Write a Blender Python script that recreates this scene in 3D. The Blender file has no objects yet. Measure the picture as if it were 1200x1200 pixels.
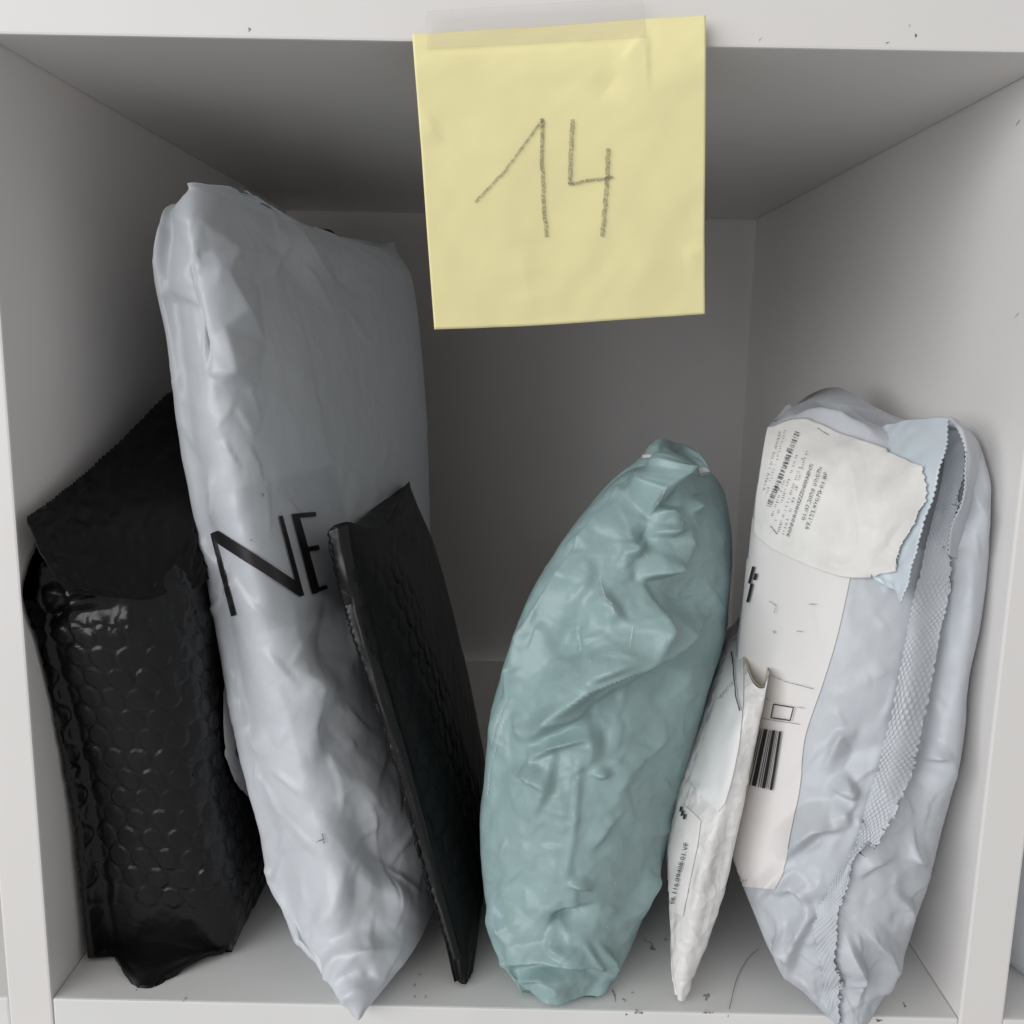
import bpy, bmesh, math, random
import numpy as np
from mathutils import Vector, Matrix
from mathutils.bvhtree import BVHTree
from mathutils.geometry import delaunay_2d_cdt

# ------------------------------------------------------------------ camera, world, light
S = bpy.context.scene
COL = S.collection
CAM = np.array([0.1679, -0.3101, 0.2413]); PITCH, YAW, ROLL, FL = 0.1755, 0.004, 0.0193, 0.9203
def _axes():
    cp, sp, cy, sy, cr, sr = math.cos(PITCH), math.sin(PITCH), math.cos(YAW), math.sin(YAW), math.cos(ROLL), math.sin(ROLL)
    Rz = np.array([[cy, -sy, 0], [sy, cy, 0], [0, 0, 1]]); Rx = np.array([[1, 0, 0], [0, cp, sp], [0, -sp, cp]])
    f = Rz @ Rx @ np.array([0, 1, 0]); r = Rz @ np.array([1, 0, 0]); u = np.cross(r, f)
    return cr * r + sr * u, -sr * r + cr * u, f
CR, CU, CF = _axes()
cd = bpy.data.cameras.new('camera'); cd.sensor_width = 36; cd.lens = FL * 36; cd.clip_start = 0.01; cd.clip_end = 50
co = bpy.data.objects.new('camera', cd); COL.objects.link(co)
m = Matrix.Identity(4)
for i in range(3):
    m[i][0], m[i][1], m[i][2], m[i][3] = CR[i], CU[i], -CF[i], CAM[i]
co.matrix_world = m; S.camera = co

w = bpy.data.worlds.new('World'); S.world = w; w.use_nodes = True
bg = w.node_tree.nodes['Background']; bg.inputs[0].default_value = (1.0, 0.988, 0.973, 1); bg.inputs[1].default_value = 0.375
def window_light(name, loc, target, sx, sy, power, color):
    l = bpy.data.lights.new(name, 'AREA'); l.shape = 'RECTANGLE'; l.size = sx; l.size_y = sy; l.energy = power; l.color = color
    o = bpy.data.objects.new(name, l); COL.objects.link(o); o.location = loc
    o.rotation_euler = (Vector(target) - Vector(loc)).to_track_quat('-Z', 'Y').to_euler()
    return o
window_light('window_light', (-1.7, -1.85, 0.8), (0.17, 0.1, 0.15), 2.8, 1.8, 60, (0.975, 0.99, 1.0))
vs = S.view_settings; vs.view_transform = 'Standard'; vs.look = 'None'; vs.gamma = 1; vs.exposure = 0.02
S.render.engine = 'CYCLES'; S.cycles.max_bounces = 14; S.cycles.diffuse_bounces = 8; S.cycles.transparent_max_bounces = 12

# ------------------------------------------------------------------ pixel <-> place helpers
F1 = FL * 1200
def ray(px, py):
    d = CF * F1 + CR * (px - 600) - CU * (py - 600)
    return d / np.linalg.norm(d)
def at(px, py, Y):
    d = ray(px, py); return CAM + d * ((Y - CAM[1]) / d[1])
def at_z(px, py, Z):
    d = ray(px, py); return CAM + d * ((Z - CAM[2]) / d[2])
def x_for(px, Y, Z):
    dy, dz = Y - CAM[1], Z - CAM[2]; k = px - 600
    return CAM[0] + (F1 * (dy * CR[1] + dz * CR[2]) - k * (dy * CF[1] + dz * CF[2])) / (k * CF[0] - F1 * CR[0])
def pix(P):
    d = P - CAM; k = F1 / (d @ CF)
    return np.stack([600 + (d @ CR) * k, 600 - (d @ CU) * k], -1)
W, H, D = 0.335, 0.3326, 0.391

# ------------------------------------------------------------------ materials
def mat(name, col, rough=0.5, spec=0.5, bump=(), var=0.0, var_scale=20, alpha=None, sss=0.0, coat=0.0, trans=0.0, rough_var=0.0):
    """bump: list of (kind, scale, strength, distance[, stretch])"""
    M = bpy.data.materials.new(name); M.use_nodes = True; n = M.node_tree.nodes; L = M.node_tree.links
    p = n['Principled BSDF']; p.inputs['Base Color'].default_value = (*col, 1); p.inputs['Roughness'].default_value = rough
    p.inputs['Specular IOR Level'].default_value = spec; p.inputs['Coat Weight'].default_value = coat
    p.inputs['Coat Roughness'].default_value = 0.15
    if trans: p.inputs['Transmission Weight'].default_value = trans
    if sss:
        p.inputs['Subsurface Weight'].default_value = sss; p.inputs['Subsurface Radius'].default_value = (0.004, 0.004, 0.004)
    tc = n.new('ShaderNodeTexCoord')
    prev = None
    for b in bump:
        kind, sc, st, dist = b[:4]
        src = tc.outputs['Object']
        if len(b) > 4:
            mp = n.new('ShaderNodeMapping'); mp.inputs['Scale'].default_value = b[4]
            if len(b) > 5: mp.inputs['Rotation'].default_value = b[5]
            L.new(src, mp.inputs[0]); src = mp.outputs[0]
        if kind == 'noise':
            t = n.new('ShaderNodeTexNoise'); t.inputs['Scale'].default_value = sc; t.inputs['Detail'].default_value = 6; t.inputs['Roughness'].default_value = 0.6; out = t.outputs['Fac']
        elif kind == 'ridge':
            t = n.new('ShaderNodeTexNoise'); t.noise_type = 'RIDGED_MULTIFRACTAL'; t.inputs['Scale'].default_value = sc; t.inputs['Detail'].default_value = 3; t.normalize = True; out = t.outputs['Fac']
        elif kind == 'crease':      # crumple facets: distorted voronoi distance to edge
            ns = n.new('ShaderNodeTexNoise'); ns.inputs['Scale'].default_value = sc * 0.6; L.new(src, ns.inputs['Vector'])
            mx = n.new('ShaderNodeMixRGB'); mx.blend_type = 'LINEAR_LIGHT'; mx.inputs[0].default_value = 0.6 / sc * 0.9
            L.new(src, mx.inputs[1]); L.new(ns.outputs['Color'], mx.inputs[2]); src = mx.outputs[0]
            t = n.new('ShaderNodeTexVoronoi'); t.feature = 'F1'; t.distance = 'MINKOWSKI'; t.inputs['Exponent'].default_value = 1.2; t.inputs['Scale'].default_value = sc; out = t.outputs['Distance']
        L.new(src, t.inputs['Vector'])
        B = n.new('ShaderNodeBump'); B.inputs['Strength'].default_value = st; B.inputs['Distance'].default_value = dist
        L.new(out, B.inputs['Height'])
        if prev: L.new(prev.outputs[0], B.inputs['Normal'])
        prev = B
    if prev: L.new(prev.outputs[0], p.inputs['Normal'])
    if var:
        t = n.new('ShaderNodeTexNoise'); t.inputs['Scale'].default_value = var_scale; t.inputs['Detail'].default_value = 5
        L.new(tc.outputs['Object'], t.inputs['Vector'])
        r = n.new('ShaderNodeMapRange'); r.inputs[1].default_value = 0.3; r.inputs[2].default_value = 0.7; r.inputs[3].default_value = 1 - var; r.inputs[4].default_value = 1 + var * 0.5
        L.new(t.outputs['Fac'], r.inputs[0])
        h = n.new('ShaderNodeHueSaturation'); h.inputs['Color'].default_value = (*col, 1); L.new(r.outputs[0], h.inputs['Value'])
        L.new(h.outputs[0], p.inputs['Base Color'])
        if rough_var:
            r2 = n.new('ShaderNodeMapRange'); r2.inputs[1].default_value = 0.3; r2.inputs[2].default_value = 0.7; r2.inputs[3].default_value = rough - rough_var; r2.inputs[4].default_value = rough + rough_var
            L.new(t.outputs['Fac'], r2.inputs[0]); L.new(r2.outputs[0], p.inputs['Roughness'])
    if alpha is not None:
        if isinstance(alpha, (int, float)): p.inputs['Alpha'].default_value = alpha
        else:   # ('noise', scale, lo, hi)
            t = n.new('ShaderNodeTexNoise'); t.inputs['Scale'].default_value = alpha[1]; t.inputs['Detail'].default_value = 3
            L.new(tc.outputs['Object'], t.inputs['Vector'])
            r = n.new('ShaderNodeMapRange'); r.inputs[1].default_value = alpha[2]; r.inputs[2].default_value = alpha[3]; L.new(t.outputs['Fac'], r.inputs[0])
            r.inputs[4].default_value = alpha[4] if len(alpha) > 4 else 1.0
            L.new(r.outputs[0], p.inputs['Alpha'])
    return M
M_SHELF = mat('white_laminate', (0.78, 0.773, 0.76), 0.42, 0.4, [('noise', 900, 0.08, 0.0004), ('noise', 60, 0.04, 0.001)], var=0.05, var_scale=14, rough_var=0.06)
M_EDGE = mat('white_edge_band', (0.79, 0.765, 0.75), 0.40, 0.4, [('noise', 700, 0.05, 0.0004)], var=0.025, var_scale=12)
M_WALL = mat('grey_wall', (0.68, 0.665, 0.665), 0.8, 0.2, [('noise', 300, 0.15, 0.0006)], var=0.06, var_scale=6)
M_WHITE_FILM = mat('grey_white_film', (0.58, 0.605, 0.645), 0.36, 0.42, [('ridge', 45, 0.25, 0.0012, (1, 1, 0.4)), ('noise', 160, 0.12, 0.0008), ('crease', 90, 0.22, 0.001)], var=0.03, var_scale=14)
M_TEAL_FILM = mat('teal_film', (0.295, 0.41, 0.415), 0.38, 0.42, [('crease', 110, 0.35, 0.0010), ('ridge', 70, 0.3, 0.001, (1, 1, .5)), ('noise', 350, 0.15, 0.0005)], var=0.07, var_scale=60)
M_BLUE_FILM = mat('blue_grey_film', (0.535, 0.56, 0.60), 0.38, 0.42, [('crease', 90, 0.22, 0.001), ('ridge', 55, 0.25, 0.001, (1, 1, .5)), ('noise', 300, 0.10, 0.0005)], var=0.03, var_scale=25)
M_LIGHT_FLAP = mat('pale_blue_film', (0.62, 0.685, 0.74), 0.38, 0.45, [('ridge', 55, 0.15, 0.001)], var=0.02)
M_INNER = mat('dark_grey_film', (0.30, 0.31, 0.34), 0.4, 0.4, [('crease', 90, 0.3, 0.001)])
M_BLACK_FILM = mat('black_film', (0.006, 0.006, 0.007), 0.30, 0.36, [('crease', 80, 0.2, 0.001), ('ridge', 90, 0.25, 0.0009, (1, 1, 0.5)), ('noise', 500, 0.12, 0.0004)], var=0.1, var_scale=30, rough_var=0.06)
M_BLACK_MATTE = mat('black_film_dull', (0.007, 0.0067, 0.007), 0.42, 0.18, [('ridge', 80, 0.3, 0.001, (1, 1, 0.35)), ('noise', 500, 0.15, 0.0005)], var=0.1, var_scale=30)
M_ENV = mat('white_padded_film', (0.74, 0.72, 0.71), 0.38, 0.45, [('crease', 150, 0.7, 0.0012), ('noise', 220, 0.35, 0.0010)], var=0.03, var_scale=50)
M_CREAM = mat('cream_lining', (0.62, 0.57, 0.46), 0.5, 0.3, [('noise', 300, 0.2, 0.0006)])
M_PAPER = mat('label_paper', (0.75, 0.725, 0.715), 0.6, 0.3, [('noise', 200, 0.06, 0.0005)], var=0.02)
M_PAPER_OLD = mat('worn_label_paper', (0.765, 0.75, 0.73), 0.62, 0.3, [('crease', 70, 0.45, 0.0009), ('noise', 300, 0.2, 0.0005)], var=0.08, var_scale=75)
M_POUCH = mat('clear_pouch', (0.75, 0.745, 0.745), 0.48, 0.3, [('ridge', 60, 0.2, 0.001, (1, 1, 0.3))])
M_STICKER = mat('round_sticker_paper', (0.80, 0.79, 0.80), 0.5, 0.3)
M_INK = mat('black_ink', (0.018, 0.016, 0.017), 0.4, 0.4)
M_INK_FADED = mat('faded_ink', (0.05, 0.05, 0.055), 0.6, 0.2, alpha=('noise', 2600, 0.36, 0.56, 0.95))
M_INK_GREY = mat('grey_print', (0.22, 0.21, 0.22), 0.6, 0.2, alpha=('noise', 1500, 0.3, 0.55, 0.9))
M_INK_WHITE = mat('white_print', (0.66, 0.70, 0.66), 0.5, 0.3, alpha=('noise', 2500, 0.42, 0.58, 0.9))
M_NOTE = mat('yellow_note_paper', (0.925, 0.845, 0.455), 0.75, 0.2, [('noise', 900, 0.12, 0.0003), ('noise', 40, 0.12, 0.002)], var=0.025, var_scale=35)
M_GRAPHITE = mat('graphite', (0.12, 0.115, 0.10), 0.5, 0.4, alpha=('noise', 1500, 0.22, 0.85, 0.85))
M_TAPE = mat('clear_tape', (0.62, 0.57, 0.55), 0.2, 0.5, [("noise", 90, 0.1, 0.0006)], alpha=0.09)
def clear_film(name, rough, amount):
    M = bpy.data.materials.new(name); M.use_nodes = True; n = M.node_tree.nodes; L = M.node_tree.links; n.remove(n['Principled BSDF'])
    t = n.new('ShaderNodeBsdfTransparent'); g = n.new('ShaderNodeBsdfGlossy'); g.inputs['Roughness'].default_value = rough
    f = n.new('ShaderNodeFresnel'); f.inputs['IOR'].default_value = 1.45; k = n.new('ShaderNodeMath'); k.operation = 'MULTIPLY'; k.inputs[1].default_value = amount
    x = n.new('ShaderNodeMixShader'); L.new(f.outputs[0], k.inputs[0]); L.new(k.outputs[0], x.inputs[0]); L.new(t.outputs[0], x.inputs[1]); L.new(g.outputs[0], x.inputs[2]); L.new(x.outputs[0], n['Material Output'].inputs[0])
    return M
M_TAPE2 = clear_film('clear_packing_tape', 0.14, 0.4)
M_SCUFF = mat('dark_scuff', (0.12, 0.085, 0.06), 0.7, 0.2, alpha=('noise', 1500, 0.36, 0.62, 0.8))
M_HAIR = mat('dark_hair', (0.10, 0.085, 0.08), 0.5, 0.4)

# ------------------------------------------------------------------ object helpers
def empty(name, loc, label, cat, group=None, kind=None):
    o = bpy.data.objects.new(name, None); COL.objects.link(o); o.location = Vector(loc); o.empty_display_size = 0.02
    o['label'] = label; o['category'] = cat
    if group: o['group'] = group
    if kind: o['kind'] = kind
    return o
def world_loc(o):
    v = Vector((0, 0, 0))
    while o is not None: v = v + o.location; o = o.parent
    return v
def link(me, name, material, parent=None, smooth=True):
    o = bpy.data.objects.new(name, me); COL.objects.link(o)
    if material: me.materials.append(material)
    if parent is not None:
        o.parent = parent; o.location = -world_loc(parent)
    if smooth: me.polygons.foreach_set('use_smooth', [True] * len(me.polygons))
    return o
def mesh_obj(name, V, Fs, material, parent=None, smooth=True):
    me = bpy.data.meshes.new(name); me.from_pydata([tuple(v) for v in V], [], Fs); me.update()
    return link(me, name, material, parent, smooth)
def box(name, lo, hi, material, parent, bev=0.0008):
    bm = bmesh.new(); bmesh.ops.create_cube(bm, size=1)
    for v in bm.verts:
        v.co = Vector([lo[i] if v.co[i] < 0 else hi[i] for i in range(3)])
    if bev: bmesh.ops.bevel(bm, geom=bm.edges[:], offset=bev, segments=2, affect='EDGES', profile=0.6)
    me = bpy.data.meshes.new(name); bm.to_mesh(me); bm.free()
    return link(me, name, material, parent, smooth=False)

def catmull(P, n, closed=False):
    """P (k, ...) control points -> (n, ...) Catmull-Rom samples along axis 0"""
    P = np.asarray(P, float); k = len(P)
    if closed:
        t = np.linspace(0, k, n, endpoint=False); i = np.floor(t).astype(int); f = t - i
        p0, p1, p2, p3 = P[(i - 1) % k], P[i % k], P[(i + 1) % k], P[(i + 2) % k]
    else:
        Q = np.concatenate([[2 * P[0] - P[1]], P, [2 * P[-1] - P[-2]]]); t = np.linspace(0, k - 1, n)
        i = np.minimum(np.floor(t).astype(int), k - 2); f = t - i
        p0, p1, p2, p3 = Q[i], Q[i + 1], Q[i + 2], Q[i + 3]
    f = f.reshape((-1,) + (1,) * (P.ndim - 1))
    return 0.5 * (2 * p1 + (p2 - p0) * f + (2 * p0 - 5 * p1 + 4 * p2 - p3) * f ** 2 + (3 * p1 - p0 - 3 * p2 + p3) * f ** 3)
def resample_closed(row, n):
    r = np.vstack([row, row[:1]]); s = np.concatenate([[0], np.cumsum(np.linalg.norm(np.diff(r, axis=0), axis=1))])
    t = np.linspace(0, s[-1], n, endpoint=False)
    return np.stack([np.interp(t, s, r[:, c]) for c in range(3)], -1)
def rings_to_points(rings):
    out = []
    for r in rings:
        if r[0] == 'abs': out.append([at(*p) for p in r[1]]); continue
        py, yref, pts = r
        if py == 'z': Z = yref
        else: Z = at(pts[3][0], py, yref)[2]
        row = []
        for p in pts:
            z = Z + (p[2] if len(p) > 2 else 0)
            row.append((x_for(p[0], p[1], z), p[1], z))
        out.append(row)
    return np.array(out)
def loft(rings, nu, nv):
    C = rings_to_points(rings)
    A = catmull(C, 8 * len(rings)); t = np.linspace(0, len(C) - 1, len(A)); i = np.minimum(t.astype(int), len(C) - 2); f = (t - i)[:, None, None]
    A = 0.7 * A + 0.3 * (C[i] * (1 - f) + C[i + 1] * f)      # along the height, a little tauter than a spline
    lv = np.linalg.norm(np.diff(A, axis=0), axis=2).mean(1); s = np.concatenate([[0], np.cumsum(lv)])
    t = np.linspace(0, s[-1], nv)
    A = np.stack([[np.interp(t, s, A[:, j, c]) for c in range(3)] for j in range(A.shape[1])], 0).transpose(2, 0, 1)
    K = catmull(A.transpose(1, 0, 2), 320, True).transpose(1, 0, 2)                       # round the girth, one spacing for all rows
    seg = np.linalg.norm(np.roll(K, -1, 1) - K, axis=2).mean(0); s = np.concatenate([[0], np.cumsum(seg)]); t = np.linspace(0, s[-1], nu, endpoint=False)
    K = np.concatenate([K, K[:, :1]], 1); i = np.searchsorted(s, t, 'right') - 1; i = np.clip(i, 0, 319); f = ((t - s[i]) / (s[i + 1] - s[i]))[None, :, None]
    return K[:, i] * (1 - f) + K[:, i + 1] * f
def normals(P):
    du = np.roll(P, -1, 1) - np.roll(P, 1, 1); dv = np.gradient(P, axis=0)
    N = np.cross(du, dv); return N / (np.linalg.norm(N, axis=2, keepdims=True) + 1e-12)
def smooth_noise(shape, cell, rng, octaves=2):
    nv, nu = shape; out = np.zeros(shape)
    for o in range(octaves):
        c = max(2, cell / 2 ** o); gv, gu = int(nv / c) + 3, max(4, int(nu / c))
        g = rng.standard_normal((gv, gu)); g = catmull(g, nv); g = catmull(g.T, nu, True).T
        out += g * 0.5 ** o
    return out
def crease(P, N, pts, h, wl, wr, taper=0.42, power=1.1, wide=1.4):
    """ridge (h>0) or valley (h<0), metres, along a polyline in picture pixels, on the side that faces the front"""
    pts = np.asarray(pts, float); mg = max(wl, wr) * wide; Q_ = pix(P); box_ = (Q_[..., 0] > pts[:, 0].min() - mg) & (Q_[..., 0] < pts[:, 0].max() + mg) & (Q_[..., 1] > pts[:, 1].min() - mg) & (Q_[..., 1] < pts[:, 1].max() + mg)
    out = np.zeros_like(P)
    if not box_.any(): return out
    P = P[box_][None]; N = N[box_][None]; q = Q_[box_][None]; best = np.full(q.shape[:2], 1e9); side = np.zeros(q.shape[:2]); tt = np.zeros(q.shape[:2])
    seg = np.linalg.norm(np.diff(pts, axis=0), axis=1); cum = np.concatenate([[0], np.cumsum(seg)])
    for k in range(len(pts) - 1):
        a, b = pts[k], pts[k + 1]; ab = b - a; t = np.clip(((q - a) @ ab) / (ab @ ab), 0, 1)
        dv = q - (a + t[..., None] * ab); d = np.linalg.norm(dv, axis=2); m = d < best
        best[m] = d[m]; side[m] = (ab[0] * dv[..., 1] - ab[1] * dv[..., 0])[m]; tt[m] = ((cum[k] + t * seg[k]) / cum[-1])[m]
    wd = np.where(side > 0, wr, wl) * wide; f = np.clip(1 - best / wd, 0, 1) ** power
    if taper: f *= np.clip(tt / taper, 0, 1) * np.clip((1 - tt) / taper, 0, 1)
    fr = np.clip(((CAM - P) * N).sum(2) / (np.linalg.norm(CAM - P, axis=2) * 0.35), 0, 1)
    out[box_] = (N * (f * h * 1.3 * fr)[..., None])[0]
    return out
def facets(P, N, pts):
    """crumple: film folded into flat facets between the points (px, py, height), sharp along the triangle edges"""
    q = pix(P).reshape(-1, 2); out = np.zeros(len(q)); pts = np.asarray(pts, float)
    vs_, _, tris, *_r = delaunay_2d_cdt([Vector(p[:2]) for p in pts], [], [], 0, 1e-5)
    xy = np.array([v[:] for v in vs_]); h = np.array([pts[np.argmin(((pts[:, :2] - v) ** 2).sum(1)), 2] for v in xy])
    for t in tris:
        a, b, c = xy[list(t)]; lo, hi = np.minimum(np.minimum(a, b), c), np.maximum(np.maximum(a, b), c)
        m_ = np.nonzero((q[:, 0] >= lo[0]) & (q[:, 0] <= hi[0]) & (q[:, 1] >= lo[1]) & (q[:, 1] <= hi[1]))[0]
        if not len(m_): continue
        d = (b[0] - a[0]) * (c[1] - a[1]) - (c[0] - a[0]) * (b[1] - a[1])
        if abs(d) < 1e-9: continue
        p = q[m_] - a; u = (p[:, 0] * (c[1] - a[1]) - (c[0] - a[0]) * p[:, 1]) / d; v = ((b[0] - a[0]) * p[:, 1] - p[:, 0] * (b[1] - a[1])) / d
        k = (u >= -1e-6) & (v >= -1e-6) & (u + v <= 1 + 1e-6)
        out[m_[k]] = h[t[0]] * (1 - u[k] - v[k]) + h[t[1]] * u[k] + h[t[2]] * v[k]
    fr = np.clip(((CAM - P) * N).sum(2) / (np.linalg.norm(CAM - P, axis=2) * 0.40), 0, 1)
    return N * (out.reshape(P.shape[:2]) * fr)[..., None]
def facet_points(region, spacing, amp, rng, stretch=(1, 1), angle=0.0):
    """scattered fold corners; region(px, py) -> 0..1 scales the height"""
    x0, y0, x1, y1 = region[0]; f = region[1]; ca, sa = math.cos(angle), math.sin(angle); out = []
    cx, cy = (x0 + x1) / 2, (y0 + y1) / 2; R = math.hypot(x1 - x0, y1 - y0) / 2 + spacing * 2
    sgn = 1
    for a in np.arange(-R, R, spacing * stretch[0]):
        for b in np.arange(-R, R, spacing * stretch[1]):
            u, v = a + rng.uniform(-.45, .45) * spacing * stretch[0], b + rng.uniform(-.45, .45) * spacing * stretch[1]
            x, y = cx + u * ca - v * sa, cy + u * sa + v * ca; sgn = -sgn
            if x0 - 60 < x < x1 + 60 and y0 - 60 < y < y1 + 60:
                out.append((x, y, amp * f(x, y) * (rng.uniform(-.4, 1.0) if rng.random() < .6 else -rng.uniform(.2, .9))))
    return out
def hairlines(box, n, rng, h=.0006, length=(15, 60), angle=(0, 3.14), region=None):
    """fine sharp creases of thin film: steep on one side, shallow on the other"""
    out = []
    while len(out) < n:
        x, y = rng.uniform(box[0], box[2]), rng.uniform(box[1], box[3])
        if region is not None and rng.random() > region(x, y): continue
        a, l = rng.uniform(*angle), rng.uniform(*length); k = rng.normal(0, .15); x1, y1 = x + l * .5 * math.cos(a), y + l * .5 * math.sin(a)
        w_ = rng.uniform(5, 16); nr_ = rng.uniform(1.6, 3.0); sw = rng.random() < .7
        out.append(([(x, y), (x1, y1), (x1 + l * .5 * math.cos(a + k), y1 + l * .5 * math.sin(a + k))], h * rng.uniform(.4, 1.3) * (l / 40) ** .5, nr_ if sw else w_, w_ if sw else nr_, .3))
    return out
def wrinkle(P, rng, eu=0.03, ev=0.03, hold=0.012, iters=160, noise=0.0006, cell=8, bend=0.12):
    """film with a little too much area: edges grow by eu / ev and the sheet buckles about its rest shape"""
    nv, nu = P.shape[:2]
    X = P + normals(P) * (smooth_noise((nv, nu), cell, rng) * noise)[..., None]
    def arr(v): return np.broadcast_to(np.asarray(v, float), (nv, nu))
    eu, ev, hold = arr(eu), arr(ev), arr(hold)[..., None]
    Lu = np.linalg.norm(np.roll(P, -1, 1) - P, axis=2) * (1 + eu)
    Lv = np.linalg.norm(P[1:] - P[:-1], axis=2) * (1 + ev[1:])
    D1 = np.linalg.norm(np.roll(P, -1, 1)[1:] - P[:-1], axis=2) * (1 + (eu + ev)[1:] / 2)
    D2 = np.linalg.norm(P[1:] - np.roll(P, -1, 1)[:-1], axis=2) * (1 + (eu + ev)[1:] / 2)
    for it in range(iters):
        acc = np.zeros_like(X); R = np.roll(X, -1, 1)
        d = R - X; l = np.linalg.norm(d, axis=2) + 1e-9; c = d * ((l - Lu) / l)[..., None]; acc += c; acc -= np.roll(c, 1, 1)
        d = X[1:] - X[:-1]; l = np.linalg.norm(d, axis=2) + 1e-9; c = d * ((l - Lv) / l)[..., None]; acc[:-1] += c; acc[1:] -= c
        d = R[1:] - X[:-1]; l = np.linalg.norm(d, axis=2) + 1e-9; c = d * ((l - D1) / l)[..., None] * 0.6; acc[:-1] += c; acc[1:] -= np.roll(c, 1, 1)
        d = X[1:] - R[:-1]; l = np.linalg.norm(d, axis=2) + 1e-9; c = d * ((l - D2) / l)[..., None] * 0.6; acc[:-1] += np.roll(c, 1, 1); acc[1:] -= c
        X = X + acc * 0.17
        Q = X - P
        av = np.roll(Q, 1, 1) + np.roll(Q, -1, 1); av[1:-1] += Q[2:] + Q[:-2]; av[0] += 2 * Q[1]; av[-1] += 2 * Q[-2]
        X = X + bend * (av / 4 - Q) - hold * Q
    return X
def upsample(P, nv, nu):
    A = catmull(P, nv); return catmull(A.transpose(1, 0, 2), nu, True).transpose(1, 0, 2)
def in_shelf(P, lo=0.0012):
    P[..., 2] = np.maximum(P[..., 2], lo)
    P[..., 0] = np.clip(P[..., 0], 0.0012, W - 0.0012)
    P[..., 1] = np.minimum(P[..., 1], D - 0.004)
    return P
def grid_faces(nv, nu, wrap):
    i = np.arange((nv - 1) * nu).reshape(nv - 1, nu)
    if not wrap: i = i[:, :-1]; j = i + 1
    else: j = np.roll(i, -1, 1)
    return np.stack([i, j, j + nu, i + nu], -1).reshape(-1, 4)
def fast_mesh(name, V, F4):
    me = bpy.data.meshes.new(name); me.vertices.add(len(V)); me.vertices.foreach_set('co', np.asarray(V, np.float32).ravel())
    nf = len(F4); me.loops.add(nf * 4); me.loops.foreach_set('vertex_index', np.asarray(F4, np.int32).ravel())
    me.polygons.add(nf); me.polygons.foreach_set('loop_start', np.arange(0, nf * 4, 4, dtype=np.int32))
    me.update(calc_edges=True); me.validate()
    return me
def tube_mesh(name, P, material, parent, cap=(True, True)):
    nv, nu = P.shape[:2]; V = P.reshape(-1, 3); F4 = grid_faces(nv, nu, True)
    # flat end caps: zip the two halves of the end ring together (a seam)
    extra = []
    for e, on in ((0, cap[0]), (nv - 1, cap[1])):   # e = row
        if not on: continue
        ring = P[0 if e == 0 else -1]; k = np.arange(nu)
        s0 = min(range(nu), key=lambda s_: np.linalg.norm(ring[k] - ring[(s_ - k) % nu], axis=1).sum())
        st = (s0 + 1) // 2
        for j in range(nu // 2 - 1):
            a, b, c, d = [e * nu + (i % nu) for i in (st + j, st + j + 1, s0 - st - j - 1, s0 - st - j)]
            if len({a, b, c, d}) == 4: extra.append((a, d, c, b) if e == 0 else (a, b, c, d))
    if extra: F4 = np.vstack([F4, np.array(extra)])
    me = fast_mesh(name, V, F4)
    return link(me, name, material, parent)
def bvh(*objs):
    out = []
    V, Fc = [], []
    for o in objs:
        off = world_loc(o); k = len(V)
        V += [v.co + off for v in o.data.vertices]; Fc += [tuple(i + k for i in p.vertices) for p in o.data.polygons]
    return BVHTree.FromPolygons(V, Fc)
def hit(tree, px, py, off=0.0004):
    d = Vector(ray(px, py)); r = tree.ray_cast(Vector(CAM), d)
    if r[0] is None: return None
    n = r[1]
    if n.dot(d) > 0: n = -n
    # push straight off the surface; steep places get a little more along the ray
    return np.array(r[0] + n * off - d * off * 0.6)
def patch_px(rows, nr, nc):
    A = catmull(np.array(rows, float), nr) if len(rows) > 2 else np.array([np.array(rows[0]) + (np.array(rows[1], float) - np.array(rows[0], float)) * t for t in np.linspace(0, 1, nr)])
    A = np.asarray(A, float)
    if A.shape[1] == 2:
        t = np.linspace(0, 1, nc)[None, :, None]; return A[:, :1] * (1 - t) + A[:, 1:] * t
    return catmull(A.transpose(1, 0, 2), nc).transpose(1, 0, 2)
def relax(G, it):
    for _ in range(it):
        Q = G.copy(); Q[1:-1, 1:-1] = (G[1:-1, 1:-1] * 2 + G[2:, 1:-1] + G[:-2, 1:-1] + G[1:-1, 2:] + G[1:-1, :-2]) / 6; G = Q
    return G
def decal(name, tree, rows, nr, nc, material, parent, off=0.0004, px=None, thick=0.0, relaxed=0):
    Q = patch_px(rows, nr, nc) if px is None else px
    nr, nc = Q.shape[:2]; V = []; idx = -np.ones((nr, nc), int)
    for i in range(nr):
        for j in range(nc):
            p = hit(tree, Q[i, j, 0], Q[i, j, 1], off)
            if p is not None: idx[i, j] = len(V); V.append(p)
    if relaxed and (idx >= 0).all():
        V = list(relax(np.array(V).reshape(nr, nc, 3), relaxed).reshape(-1, 3) - CF * 0.0002)
    Fs = []
    for i in range(nr - 1):
        for j in range(nc - 1):
            f = (idx[i, j], idx[i + 1, j], idx[i + 1, j + 1], idx[i, j + 1])
            if min(f) >= 0:
                e = max(np.linalg.norm(V[f[a]] - V[f[(a + 1) % 4]]) for a in range(4))
                if e < 0.02: Fs.append(f)
    o = mesh_obj(name, V, Fs, material, parent)
    if thick:
        s = o.modifiers.new('thickness', 'SOLIDIFY'); s.thickness = thick; s.offset = 1
    return o
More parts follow.
